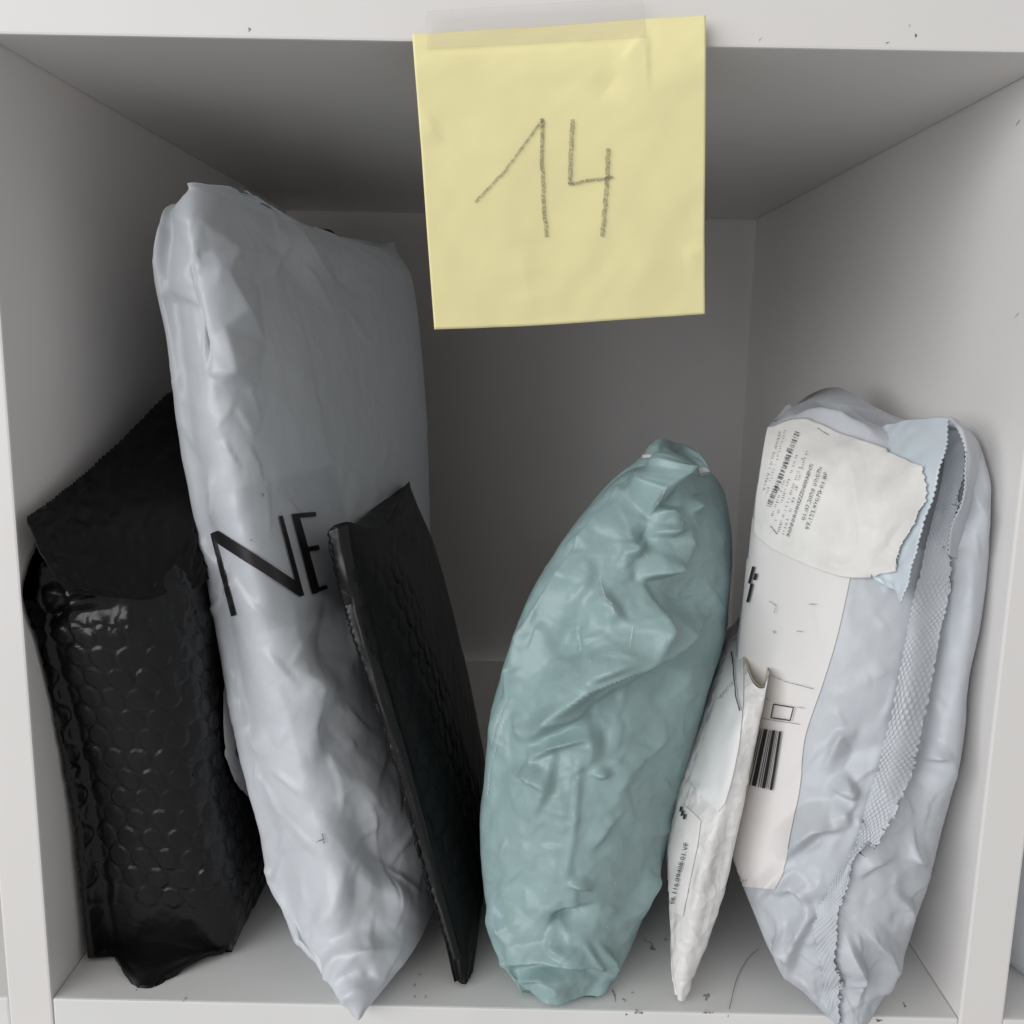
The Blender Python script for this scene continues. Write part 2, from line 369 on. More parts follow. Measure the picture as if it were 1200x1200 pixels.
def strips(name, tree, polylines, width, material, parent, off=0.0006, step=2.0):
    """ink lines: ribbons of a given pixel width along polylines, laid on a surface"""
    V, Fs = [], []
    for pl in polylines:
        wpx = width
        if isinstance(pl, tuple): pl, wpx = pl
        pl = np.array(pl, float); seg = np.linalg.norm(np.diff(pl, axis=0), axis=1); L = seg.sum(); s = np.concatenate([[0], np.cumsum(seg)])
        n = max(2, int(L / step)); t = np.linspace(0, L, n); q = np.stack([np.interp(t, s, pl[:, 0]), np.interp(t, s, pl[:, 1])], -1)
        tg = np.gradient(q, axis=0); nn = np.stack([-tg[:, 1], tg[:, 0]], -1); nn /= np.linalg.norm(nn, axis=1, keepdims=True) + 1e-9
        m = max(2, int(wpx / step) + 1); prev = None
        for i in range(n):
            row = [hit(tree, *(q[i] + nn[i] * wpx * (k / (m - 1) - 0.5)), off) for k in range(m)]
            if any(r is None for r in row): prev = None; continue
            k0 = len(V); V += row
            if prev is not None:
                for k in range(m - 1): Fs.append((prev + k, k0 + k, k0 + k + 1, prev + k + 1))
            prev = k0
    return mesh_obj(name, V, Fs, material, parent)
def poly_fill(name, tree, polys, material, parent, off=0.0006, cell=3.0):
    """filled pixel polygons (letters) laid on a surface"""
    V, Fs = [], []
    for poly in polys:
        bm = bmesh.new(); f = bm.faces.new([bm.verts.new((x, y, 0)) for x, y in poly])
        bmesh.ops.triangulate(bm, faces=[f])
        for _ in range(7):
            es = [e for e in bm.edges if e.calc_length() > cell * 2]
            if not es: break
            bmesh.ops.subdivide_edges(bm, edges=es, cuts=1); bmesh.ops.triangulate(bm, faces=bm.faces[:])
        bm.verts.ensure_lookup_table(); k0 = len(V); ok = []
        for v in bm.verts:
            p = hit(tree, v.co.x, v.co.y, off); ok.append(p is not None); V.append(p if p is not None else np.zeros(3)); v.index = len(ok) - 1
        for f in bm.faces:
            ii = [v.index for v in f.verts]
            if all(ok[i] for i in ii): Fs.append(tuple(k0 + i for i in ii))
        bm.free()
    return mesh_obj(name, V, Fs, material, parent)
def text_fill(name, tree, lines, material, parent, off=0.0006, bold=0.0):
    """lines: (string, origin px, along px vector for the whole width, up px vector for cap height)"""
    V, Fs = [], []
    for s, o, ax, up in lines:
        cu = bpy.data.curves.new('t', 'FONT'); cu.body = s; cu.size = 1; cu.resolution_u = 2; cu.offset = bold
        ob = bpy.data.objects.new('t', cu); me = ob.to_mesh(); co_ = np.array([v.co[:] for v in me.vertices])
        if len(co_):
            x0, x1 = co_[:, 0].min(), co_[:, 0].max(); k0 = len(V); ok = []
            for c in co_:
                p = np.array(o) + np.array(ax) * ((c[0] - x0) / (x1 - x0)) + np.array(up) * (c[1] / 0.7)
                h = hit(tree, p[0], p[1], off); ok.append(h is not None); V.append(h if h is not None else np.zeros(3))
            for f in me.polygons:
                if all(ok[i] for i in f.vertices): Fs.append(tuple(k0 + i for i in f.vertices))
        ob.to_mesh_clear(); bpy.data.objects.remove(ob); bpy.data.curves.remove(cu)
    return mesh_obj(name, V, Fs, material, parent, smooth=False)
def sheet(name, rows, nr, nc, material, parent, thick=0.0004, edge=None, disp=None, seed=0, rough=0.0, cell=14):
    """free sheet through control rows of (px, py, Y); edge: function(grid) that moves boundary points"""
    C = np.array([[at(*p) for p in r] for r in rows]); A = catmull(C, nr); G = catmull(A.transpose(1, 0, 2), nc).transpose(1, 0, 2)
    if rough:
        rng = np.random.default_rng(seed); n = smooth_noise((nr, nc), cell, rng, 2)
        N = np.cross(np.gradient(G, axis=1), np.gradient(G, axis=0)); N /= np.linalg.norm(N, axis=2, keepdims=True) + 1e-12
        G = G + N * (n * rough)[..., None]
    if disp is not None: G = disp(G)
    if edge is not None: G = edge(G)
    o = mesh_obj(name, G.reshape(-1, 3), [tuple(f) for f in grid_faces(nr, nc, False)], material, parent)
    s = o.modifiers.new('thickness', 'SOLIDIFY'); s.thickness = thick; s.offset = 0
    return o, G
def zigzag(n, rng, period=4, amp=0.0009):
    t = np.arange(n) / period; z = 2 * np.abs(t - np.floor(t + 0.5)) - 0.5
    return z * amp * (0.6 + 0.8 * rng.random(n))

# ------------------------------------------------------------------ the shelf
TK = 0.016
shelf = empty('shelf_unit', (W / 2, D / 2, -TK), 'white laminate cube shelf unit whose open compartment holds the parcels', 'shelf')
uprights = []
for x in (-2 * TK - W, -TK, W, 2 * W + TK):
    uprights.append(box('upright_panel', (x, 0, -TK - 0.05), (x + TK, D - 0.001, H + 0.06), M_EDGE, shelf))
boards = {}
for k, x in enumerate((-TK - W, 0, W + TK)):
    for j, z in enumerate((-TK, H)):
        boards[(k, j)] = box('shelf_board', (x + 0.0002, 0.0004, z), (x + W - 0.0002, D - 0.002, z + (TK if j == 0 else 0.038)), M_EDGE if j else M_SHELF, shelf)
# wall behind the open-backed unit
nx, nz = 90, 3
V = []; xs = np.linspace(-0.4, 0.75, nx)
for z in (-0.08, 0.15, 0.42):
    for x in xs: V.append((x, D + 0.010 + 0.0025 * math.sin(x * 38) + 0.002 * math.sin(x * 71 + 1), z))
wall = mesh_obj('wall', V, [tuple(f) for f in grid_faces(3, nx, False)], M_WALL); wall['kind'] = 'structure'

# ------------------------------------------------------------------ big grey-white mailing bag with the large letters
def build_bag(rings, nu, nv, seed, creases=(), fine=2, w1={}, w2={}, fac=None, hair=None):
    rng = np.random.default_rng(seed)
    P = loft(rings, nu, nv)
    e1 = dict(eu=0.02, ev=0.03, hold=0.004, iters=140, noise=0.0008, cell=10, bend=0.03); e1.update({k: (v(P) if callable(v) else v) for k, v in w1.items()})
    P = wrinkle(P, rng, **e1)                                            # large soft buckles
    P = upsample(P, nv * fine, nu * fine); N = normals(P); B = P.copy()
    for c in list(creases) + (hair(rng) if hair else []): P = P + crease(B, N, *c)                           # the folds one can point at
    if fac is not None:
        for f in fac(rng): P = P + facets(B, N, f)                       # crumple
    e2 = dict(eu=0.002, ev=0.002, hold=0.01, iters=8, noise=0.00008, cell=8, bend=0.05); e2.update({k: (v(B) if callable(v) else v) for k, v in w2.items()})
    P = wrinkle(P, rng, **e2)
    return in_shelf(P)

grey_bag = empty('mailing_bag', at_z(430, 1180, 0), 'tall grey-white plastic mailing bag with big black letters, the tallest parcel', 'parcel')
RW = [
 ('z', .0020, [(455, .10), (404, .02), (406, 0), (419, -.010), (436, .0), (480, .03), (500, .08), (480, .12)]),
 ('z', .0110, [(430, .13), (372, .03), (382, .008), (420, -.006), (466, .006), (508, .045), (516, .10), (490, .15)]),
 (1090, .008, [(400, .16), (322, .046), (342, .024), (402, .006), (462, .016), (506, .05), (520, .12), (480, .20)]),
 (1010, .014, [(400, .17), (309, .050), (327, .027), (385, .012), (440, .026), (490, .064), (516, .15), (490, .22)]),
 (850, .024, [(390, .19), (278, .055), (294, .034), (345, .023), (402, .042), (458, .095), (505, .20), (490, .24)]),
 (700, .030, [(370, .20), (254, .060), (266, .038), (310, .028), (365, .048), (432, .105), (500, .22), (485, .245)]),
 (540, .033, [(352, .20), (225, .062), (234, .040), (274, .031), (330, .052), (412, .115), (496, .22), (480, .245)]),
 (400, .034, [(335, .20), (208, .062), (214, .042), (246, .032), (300, .052), (392, .115), (488, .22), (472, .245)]),
 (320, .036, [(320, .20), (193, .060), (200, .044), (231, .035), (285, .055), (376, .115), (481, .22), (466, .245)]),
 (265, .040, [(325, .19), (199, .056), (204, .046), (228, .039), (275, .060), (360, .11), (470, .21), (462, .235)]),
 ('abs', [(420, 283, .20), (240, 244, .075), (207, 243, .053), (222, 232, .045), (262, 232, .060), (345, 262, .108), (436, 287, .18), (462, 288, .226)]),
 ('abs', [(452, 285, .224), (372, 290, .139), (300, 230, .073), (226, 217, .049), (237, 214, .047), (300, 229, .072), (372, 288, .140), (461, 284, .222)]),
]
CW = [  # picture polyline, height, width on the left of its direction, width on the right
 ([(326, 240), (372, 312), (420, 355)], .0030, 30, 22), ([(374, 290), (400, 330), (432, 350)], -.0022, 22, 20),
 ([(345, 780), (370, 805), (372, 840)], .0038, 26, 22), ([(372, 840), (415, 870)], -.0026, 18, 22), ([(385, 700), (390, 760), (375, 800)], -.0045, 22, 28),
 ([(290, 850), (312, 890)], .0020, 12, 14), ([(405, 930), (450, 1000), (505, 1040)], -.0036, 34, 26), ([(375, 900), (420, 920), (470, 980)], .0022, 26, 22),
 ([(380, 1110), (395, 1060), (405, 1010)], .0025, 16, 14), ([(385, 1160), (420, 1120), (466, 1112)], .0048, 22, 16), ([(392, 1150), (430, 1128)], -.0035, 14, 16),
 ([(400, 1185), (432, 1140)], .0040, 14, 16), ([(330, 1060), (360, 1105), (385, 1165)], .0025, 16, 20), ([(425, 1010), (412, 1070)], -.0018, 12, 14), ([(465, 1020), (470, 1075)], .0022, 12, 12),
]
def hold_w(P):
    q = pix(P); z = P[..., 2]
    flat = np.clip(1 - np.abs(q[..., 1] - 640) / 130, 0, 1)          # taut where the packing tape runs round
    return 0.004 + 0.02 * flat + 0.01 * (P[..., 1] > 0.09)
def gauss(cx, cy, rx, ry): return lambda x, y: math.exp(-((x - cx) / rx) ** 2 - ((y - cy) / ry) ** 2)
def frame_pts(x0, y0, x1, y1, n=6):
    o = []
    for k in range(n):
        t = k / n; o += [(x0 + (x1 - x0) * t, y0, 0), (x1, y0 + (y1 - y0) * t, 0), (x1 - (x1 - x0) * t, y1, 0), (x0, y1 - (y1 - y0) * t, 0)]
    return o
FW = frame_pts(140, 190, 560, 1230) + [(250, 560, 0), (330, 560, 0), (420, 400, 0), (440, 550, 0), (186, 254, 0), (176, 298, 0), (235, 262, 0.00192), (222, 306, -0.00264), (274, 295, 0.00312), (260, 321, 0.00408), (200, 338, 0.00144), (229, 361, -0.00384), (281, 364, 0.00504), (247, 400, -0.0036), (262, 383, 0.00072), (268, 437, 0.00432), (238, 437, -0.00216),
 (256, 450, -0.00168), (202, 400, 0), (214, 470, 0), (262, 490, 0), (300, 330, 0), (312, 400, 0), (302, 460, 0), (292, 262, 0), (330, 300, 0), (185, 350, 0), (196, 430, 0), (246, 292, -0.00072),
 (300, 760, 0.00025), (345, 782, 0.00071), (372, 842, 0.00115), (395, 790, -0.00115), (388, 720, -0.00091), (415, 868, -0.00071), (330, 850, 0), (312, 892, 0.00071), (290, 850, -0.00025), (350, 905, 0.00025), (420, 935, 0.00071), (452, 1000, -0.00091), (400, 990, 0.00025), (470, 980, 0.00046), (500, 1042, -0.00071), (340, 1000, 0.00025), (330, 1060, 0.00025),
 (380, 1060, 0.00046), (395, 1105, 0.00071), (372, 1120, -0.00071), (420, 1085, -0.00046), (466, 1112, 0.00136), (432, 1122, 0.00124), (430, 1140, -0.00115), (445, 1150, 0.00046), (400, 1150, 0.00091), (385, 1165, 0), (412, 1172, -0.00071), (470, 1060, 0.00071), (450, 1040, -0.00046), (495, 1095, 0)]
def fac_w(rng):
    yield FW
    top, bot, low = gauss(215, 330, 70, 120), gauss(430, 1120, 110, 90), gauss(390, 930, 140, 170)
    yield facet_points(((150, 200, 560, 1210), lambda x, y: top(x, y) + bot(x, y)), 34, .0010, rng, (1, 1.3), -0.3)
    yield facet_points(((150, 200, 560, 1210), lambda x, y: 0.25 + low(x, y) + 1.2 * bot(x, y)), 58, .0008, rng, (0.8, 1.8), -0.25)
    yield facet_points(((150, 200, 560, 1210), lambda x, y: 0.5 + low(x, y)), 17, .0004, rng, (1, 1.8), 0.4)
Pw = build_bag(RW, 150, 110, 3, CW, 3, dict(eu=0.006, ev=0.008, hold=hold_w, noise=0.0007, cell=11), {}, fac_w, lambda r: hairlines((190, 230, 510, 1190), 140, r, .00055, (15, 90), (0.7, 2.3), lambda x, y: .2 if 560 < y < 750 or (y < 560 and x > 290) else 1))
white_body = tube_mesh('body', Pw, M_WHITE_FILM, grey_bag)

# ------------------------------------------------------------------ teal mailing bag
teal_bag = empty('mailing_bag', at_z(650, 1160, 0), 'crumpled teal plastic mailing bag with a folded top', 'parcel')
RT = [
 ('z', .0018, [(632, .10), (610, .016), (620, .007), (645, .001), (686, .005), (712, .016), (706, .10), (680, .14)]),
 (1140, .003, [(615, .12), (578, .030), (597, .013), (650, .003), (704, .007), (748, .030), (742, .12), (690, .16)]),
 (1060, .008, [(618, .13), (566, .044), (586, .020), (650, .008), (724, .015), (783, .050), (775, .13), (700, .18)]),
 (960, .012, [(622, .14), (568, .050), (590, .025), (656, .012), (742, .020), (808, .058), (797, .14), (715, .19)]),
 (870, .016, [(640, .15), (578, .055), (600, .030), (668, .016), (758, .025), (828, .060), (812, .15), (725, .20)]),
 (780, .022, [(660, .15), (602, .058), (626, .035), (692, .022), (778, .030), (850, .065), (830, .15), (740, .20)]),
 (700, .030, [(690, .16), (634, .064), (660, .042), (722, .030), (794, .040), (857, .072), (838, .15), (760, .20)]),
 (620, .040, [(735, .16), (684, .072), (708, .054), (752, .041), (808, .050), (852, .080), (838, .15), (785, .19)]),
 (572, .050, [(765, .14), (726, .082), (742, .064), (770, .052), (804, .060), (834, .086), (822, .13), (792, .16)]),
 ('abs', [(782, 546, .115), (764, 546, .085), (772, 543, .066), (787, 541, .058), (798, 548, .066), (816, 558, .084), (808, 550, .11), (794, 543, .12)]),
]
CT = [
 ([(752, 546), (715, 600), (665, 668), (612, 750), (590, 830)], .0040, 26, 6, .12),
 ([(788, 536), (787, 564), (776, 582), (760, 604)], .0100, 3, 26, .25), ([(756, 546), (756, 575), (763, 600)], .0030, 14, 12),
 ([(760, 602), (780, 603), (801, 606)], .0040, 8, 9), ([(760, 624), (784, 626), (800, 612)], .0052, 10, 3.5), ([(745, 640), (762, 612)], -.0035, 10, 14), ([(728, 652), (746, 648), (762, 626)], .0035, 12, 5),
 ([(746, 678), (782, 669), (806, 650)], .0070, 24, 5), ([(804, 652), (800, 630), (792, 622)], .003, 12, 12), ([(806, 600), (824, 595)], .0035, 12, 4),
 ([(748, 676), (760, 705), (766, 738), (742, 788)], .0058, 6, 28), ([(770, 692), (800, 700), (832, 688)], -.0035, 24, 28),
 ([(636, 856), (690, 808), (760, 770), (836, 716)], .0080, 40, 5, .2), ([(640, 872), (700, 828), (770, 788), (835, 740)], -.0035, 8, 34),
 ([(692, 722), (672, 735), (680, 775), (690, 800)], -.0045, 5, 24), ([(684, 800), (718, 780), (748, 772)], .0046, 18, 4), ([(700, 680), (722, 722), (742, 742)], .003, 6, 18),
 ([(616, 870), (648, 850), (694, 832)], .0058, 16, 4), ([(620, 891), (650, 875), (692, 862)], .0055, 9, 4), ([(688, 838), (692, 880), (690, 906)], .0045, 12, 20), ([(690, 905), (702, 908), (716, 902)], .0035, 10, 4),
 ([(600, 903), (622, 910), (646, 926)], .0034, 12, 5), ([(648, 880), (642, 925), (620, 966)], .0030, 5, 22), ([(682, 870), (674, 960), (664, 1035)], .0012, 3, 5), ([(705, 955), (735, 905), (764, 880)], .0022, 18, 8),
 ([(690, 1002), (722, 950)], .0026, 12, 6), ([(664, 1034), (680, 1036), (694, 1042)], .0036, 8, 4), ([(640, 1098), (652, 1075), (702, 1060)], -.0045, 5, 18), ([(648, 1078), (644, 1108), (672, 1122)], .0032, 10, 5),
 ([(584, 1128), (640, 1124), (718, 1132)], .0045, 14, 5, .3), ([(606, 1149), (635, 1146), (652, 1156), (646, 1170)], .0042, 10, 4), ([(698, 1102), (716, 1128), (718, 1150)], .0038, 4, 16), ([(592, 1138), (650, 1137), (708, 1140)], -.0035, 6, 7),
 ([(570, 1060), (590, 1090), (610, 1125)], .0022, 6, 12), ([(720, 1090), (752, 1060), (778, 985)], .0028, 8, 18), ([(650, 640), (690, 640), (722, 606)], .0018, 16, 8), ([(775, 830), (800, 800), (812, 760)], .0028, 8, 16), ([(740, 900), (790, 850)], .0025, 14, 6), ([(700, 640), (690, 690), (665, 720)], .0022, 6, 16),
]
FT = frame_pts(540, 500, 890, 1200) + [(756, 546, 0.0007), (787, 542, 0.0014), (787, 564, 0.00126), (763, 600, -0.00182), (754, 575, -0.00021), (799, 609, 0.00147), (787, 624, 0.00091), (763, 623, -0.00161), (730, 650, 0.00091), (723, 620, 0), (805, 650, 0.00147), (748, 677, -0.00175), (765, 740, 0.0014), (672, 731, -0.00119), (687, 797, 0.00119), (720, 776, 0.00126), (823, 596, 0.00021), (708, 701, 0.00091),
 (800, 715, -0.00091), (830, 650, 0), (780, 690, -0.0007), (700, 640, 0.00021), (690, 690, 0), (640, 740, 0.00049), (650, 790, 0), (618, 866, 0.00119), (640, 876, -0.00119), (622, 889, 0.00119), (660, 855, 0.0007), (690, 904, -0.0014), (692, 850, -0.00049), (643, 924, 0.00091), (605, 905, 0.00021), (600, 960, 0.00021), (640, 985, -0.00049), (672, 960, 0.0007), (720, 950, 0.00049), (750, 900, -0.00021), (705, 1000, -0.0007), (665, 1035, 0.0007), (690, 1042, 0.00091),
 (735, 1020, 0.00021), (642, 1092, -0.0014), (655, 1068, 0.00021), (700, 1062, 0.00049), (600, 1060, 0.00021), (615, 1105, 0.00049), (717, 1131, 0.00161), (718, 1152, 0), (672, 1122, 0.00091), (583, 1128, 0.00091), (604, 1149, 0.0007), (649, 1158, 0.0014), (627, 1140, -0.00119), (690, 1143, -0.00119), (699, 1104, 0.0007), (740, 1090, 0), (780, 840, 0), (815, 780, 0), (585, 830, 0), (575, 1000, 0)]
def fac_t(rng):
    yield FT
    yield facet_points(((550, 510, 880, 1190), lambda x, y: 1.0), 8, .00018, rng, (1, 1.6), 0.6)
    yield facet_points(((550, 510, 880, 1190), lambda x, y: 1.0), 52, .0009, rng, (0.7, 1.5), 0.45)
    yield facet_points(((550, 510, 880, 1190), lambda x, y: 1.0), 26, .0008, rng, (0.9, 1.5), 0.5)
    yield facet_points(((550, 510, 880, 1190), lambda x, y: 1.0), 12, .0005, rng, (1, 1.5), 0.3)
Pt = build_bag(RT, 140, 110, 8, CT, 3, dict(eu=0.006, ev=0.010, noise=0.0006, cell=9), {}, fac_t, lambda r: hairlines((575, 540, 850, 1160), 140, r, .0006, (12, 60), (0.9, 3.4)))
teal_body = tube_mesh('body', Pt, M_TEAL_FILM, teal_bag)

# ------------------------------------------------------------------ blue-grey mailing bag against the right side
blue_bag = empty('mailing_bag', at_z(1000, 1190, 0), 'blue-grey plastic mailing bag torn open, with worn white shipping label', 'parcel')
RB = [
 ('z', .0018, [(965, .05), (957, .010), (972, -.002), (1000, -.010), (1014, -.007), (1026, .004), (1022, .05), (990, .08)]),
 (1150, -.004, [(930, .07), (899, .022), (924, .006), (982, -.004), (1026, -.004), (1057, .010), (1050, .06), (990, .10)]),
 (1060, -.002, [(890, .09), (857, .042), (877, .020), (965, -.002), (1042, -.003), (1087, .012), (1075, .07), (985, .12)]),
 (960, .003, [(890, .115), (855, .058), (876, .030), (965, .003), (1062, .0), (1110, .013), (1090, .08), (990, .13)]),
 (850, .008, [(895, .12), (860, .066), (882, .038), (970, .009), (1078, .003), (1131, .013), (1105, .08), (1000, .13)]),
 (745, .012, [(905, .12), (871, .072), (892, .046), (975, .014), (1088, .006), (1147, .013), (1115, .08), (1010, .13)]),
 (640, .018, [(915, .12), (882, .072), (903, .048), (985, .020), (1094, .011), (1160, .013), (1120, .08), (1020, .13)]),
 (560, .028, [(925, .11), (892, .067), (913, .048), (990, .032), (1096, .020), (1163, .014), (1120, .08), (1020, .13)]),
 (510, .045, [(930, .115), (901, .080), (922, .062), (990, .050), (1085, .034), (1146, .022), (1110, .075), (1020, .12)]),
 ('abs', [(950, 462, .120), (912, 492, .098), (945, 472, .094), (986, 470, .085), (1034, 502, .062), (1122, 493, .030), (1060, 497, .062), (988, 456, .105)]),
]
CB = [
 ([(915, 1010), (960, 970), (992, 968)], .0062, 24, 5), ([(992, 970), (990, 950), (996, 938)], .0036, 12, 6), ([(965, 905), (985, 862), (1006, 858)], .0030, 6, 16), ([(970, 920), (998, 932), (1006, 926)], .0034, 14, 4), ([(985, 905), (1000, 925), (998, 945)], .0030, 5, 12),
 ([(905, 1050), (930, 1038), (950, 1058)], .0036, 12, 5), ([(940, 1045), (950, 1072), (932, 1110), (924, 1150)], .0046, 5, 16), ([(905, 1098), (935, 1122)], .003, 10, 5), ([(880, 1062), (905, 1035), (932, 1008)], .0028, 12, 6),
 ([(1000, 1030), (1020, 1010), (1052, 998)], .0032, 16, 6), ([(988, 1088), (1010, 1140), (1004, 1184)], .0044, 5, 16), ([(998, 1072), (1040, 1120), (1058, 1150)], .0038, 14, 5), ([(1080, 892), (1114, 885)], .0032, 14, 5), ([(1060, 998), (1086, 1012)], .0028, 12, 5), ([(1040, 1040), (1062, 1060), (1064, 1090)], .003, 6, 14),
 ([(1020, 820), (1000, 880), (960, 960)], -.002, 26, 30), ([(1112, 640), (1106, 760), (1090, 860), (1068, 950)], -.0055, 22, 26, .15), ([(1130, 545), (1152, 600), (1156, 650)], .002, 8, 16),
 ([(902, 498), (950, 492), (1010, 505), (1042, 522)], .0045, 16, 8), ([(955, 468), (1000, 490), (1036, 504)], -.0040, 14, 10), ([(940, 462), (925, 485), (905, 497)], .003, 8, 14), ([(985, 458), (1005, 478), (1030, 500)], .0028, 6, 16),
]
def hold_b(P):
    q = pix(P); lab = (q[..., 0] < 1000 + (700 - q[..., 1]) * 0.2) & (q[..., 1] < 1020)
    return 0.004 + 0.02 * lab
FB = frame_pts(830, 440, 1190, 1230) + [(990, 971, 0.00133), (965, 969, 0.00077), (920, 1004, 0), (992, 941, -0.00098), (972, 920, 0.00077), (1004, 929, 0.00077), (969, 888, 0), (1000, 859, 0.00056), (985, 890, -0.00056), (937, 1039, 0.00077), (955, 1056, -0.00077), (923, 1140, 0.00098), (906, 1095, -0.00056), (1025, 1007, 0.00056), (1083, 1009, 0.00077), (1056, 969, 0), (1056, 1149, 0.00077), (1007, 1165, -0.00098), (990, 1112, 0.00077), (1039, 1077, 0.00077), (1025, 1095, -0.00077), (945, 1100, 0.00056), (940, 1150, -0.00042),
 (1062, 1040, -0.00056), (1112, 887, 0.00077), (1085, 905, -0.00042), (1100, 940, 0), (870, 1050, 0.00042), (890, 1070, -0.00042), (1040, 870, 0), (960, 820, 0), (1030, 760, 0), (1100, 780, 0), (940, 700, 0), (1100, 640, 0), (920, 560, 0), (1040, 560, 0), (910, 480, 0), (950, 488, 0.00056), (985, 480, -0.00056), (1010, 500, 0.00056), (1035, 508, -0.00056), (880, 800, 0), (870, 930, 0)]
def fac_b(rng):
    yield FB
    low = lambda x, y: 1 / (1 + math.exp(-(y - 880) / 40)); lab = lambda x, y: 0.25 if x < 1000 + (700 - y) * 0.2 and y < 1030 else 1.0
    yield facet_points(((840, 440, 1180, 1210), lambda x, y: lab(x, y) * (0.4 + low(x, y))), 50, .0009, rng, (0.8, 1.5), 0.45)
    yield facet_points(((840, 440, 1180, 1210), lambda x, y: lab(x, y) * (0.25 + low(x, y))), 27, .0006, rng, (1, 1.4), 0.5)
    yield facet_points(((840, 440, 1180, 1210), lambda x, y: lab(x, y) * (0.5 + low(x, y))), 13, .00035, rng, (1, 1.5), 0.3)
Pb = build_bag(RB, 140, 110, 21, CB, 3, dict(eu=0.006, ev=0.008, hold=hold_b, noise=0.0007, cell=10), {}, fac_b, lambda r: hairlines((900, 470, 1150, 1190), 110, r, .00055, (15, 70), (0.5, 2.6), lambda x, y: (1 if y > 850 else .3) * (.05 if x < 1000 + (700 - y) * .2 and y < 1030 else 1)))
blue_body = tube_mesh('body', Pb, M_BLUE_FILM, blue_bag)

# ------------------------------------------------------------------ black bubble mailer in the left corner
black_big = empty('bubble_mailer', at_z(190, 1110, 0), 'fat black bubble mailer with folded top flap leaning on the left side', 'parcel')
RK = [
 ('z', .0020, [(250, .17), (114, .032), (135, .029), (190, .027), (262, .027), (284, .042), (350, .16), (300, .18)]),
 (1060, .028, [(250, .17), (108, .033), (128, .027), (185, .024), (262, .026), (300, .055), (352, .16), (300, .18)]),
 (950, .024, [(245, .17), (98, .032), (114, .025), (168, .020), (236, .024), (276, .050), (350, .16), (300, .18)]),
 (850, .018, [(235, .17), (77, .027), (92, .020), (150, .015), (216, .020), (262, .046), (340, .16), (290, .18)]),
 (760, .012, [(225, .17), (52, .019), (66, .013), (130, .009), (200, .016), (248, .042), (330, .16), (280, .18)]),
 (695, .008, [(215, .17), (34, .011), (48, .009), (112, .009), (188, .018), (240, .044), (320, .16), (270, .18)]),
 (655, .012, [(210, .16), (37, .016), (50, .015), (105, .017), (175, .028), (228, .048), (305, .15), (260, .17)]),
 ('abs', [(185, 520, .12), (52, 622, .022), (62, 612, .020), (108, 585, .035), (160, 545, .06), (205, 505, .09), (230, 490, .13), (215, 505, .14)]),
]
def bubbles(P, pitch, R, h, mask, rng, rowdir=None):
    """blisters pressed into the film on a hexagonal lattice measured along the surface"""
    nv, nu = P.shape[:2]; N = normals(P)
    su = np.concatenate([np.zeros((nv, 1)), np.cumsum(np.linalg.norm(np.diff(P, axis=1), axis=2), axis=1)], 1)
    mid = nu // 3; su = su - su[:, mid:mid + 1]
    sv = np.concatenate([np.zeros((1, nu)), np.cumsum(np.linalg.norm(np.diff(P, axis=0), axis=2), axis=0)], 0); sv = sv[:, mid:mid + 1] * np.ones((1, nu))
    ry = pitch * 0.866; r = np.round(sv / ry); best = np.full((nv, nu), 9.0); key = np.zeros((nv, nu))
    for dr in (-1, 0, 1):
        rr = r + dr; ox = (rr % 2) * pitch / 2; c = np.round((su - ox) / pitch)
        d = np.hypot(su - ox - c * pitch, sv - rr * ry); m_ = d < best; best[m_] = d[m_]; key[m_] = ((rr * 57.31 + c * 131.7) % 97.13)[m_]
    amp = 0.45 + 0.6 * np.modf(np.abs(np.sin(key * 12.9898) * 43758.5))[0]
    x = np.clip(best / R, 0, 1.6)
    prof = np.where(x < 1, 0.35 + 0.30 * (1 - x * x), 0) + 0.35 * np.exp(-((x - 0.92) / 0.07) ** 2) - 0.15 * np.exp(-((x - 1.10) / 0.08) ** 2)
    dent = np.where(x < 1, smooth_noise((nv, nu), 7, rng, 2) * 0.10, 0)
    return P + N * (h * (prof * amp + dent) * mask)[..., None]
rng = np.random.default_rng(5)
def fac_k(rng):
    g = gauss(75, 685, 75, 48)
    yield facet_points(((20, 600, 330, 1120), lambda x, y: .02 + g(x, y)), 13, .0024, rng, (1, 1.4), 1.2)
    yield facet_points(((20, 600, 330, 1120), lambda x, y: .15 + g(x, y)), 34, .0012, rng, (1, 1.4), .3)
Pk = build_bag(RK, 150, 70, 5, [([(40, 690), (90, 700), (150, 690)], .003, 10, 14), ([(55, 735), (85, 700)], -.0028, 7, 8), ([(60, 712), (90, 705), (128, 700)], .0016, 6, 8), ([(40, 720), (80, 726)], -.0016, 6, 6)], 4,
               dict(eu=0.012, ev=0.015, hold=0.008, noise=0.0006), dict(iters=6), fac_k, lambda r: hairlines((40, 620, 260, 1090), 40, r, .0006, (12, 40), (0.2, 2.8), lambda x, y: 1 if y < 750 else .06))
q = pix(Pk); mk = np.clip((q[..., 1] - 705) / 30, 0, 1) * np.clip((1085 - q[..., 1]) / 40, 0, 1)
Pk = in_shelf(bubbles(Pk, .0099, .0042, .0011, mk, rng))
black_body = tube_mesh('body', Pk, M_BLACK_FILM, black_big)
def flap_edge(G):
    r = np.random.default_rng(2); z = zigzag(G.shape[1], r, 3, .0016); d = G[0] - G[1]; d /= np.linalg.norm(d, axis=1, keepdims=True)
    G[0] = G[0] + d * z[:, None]; return G
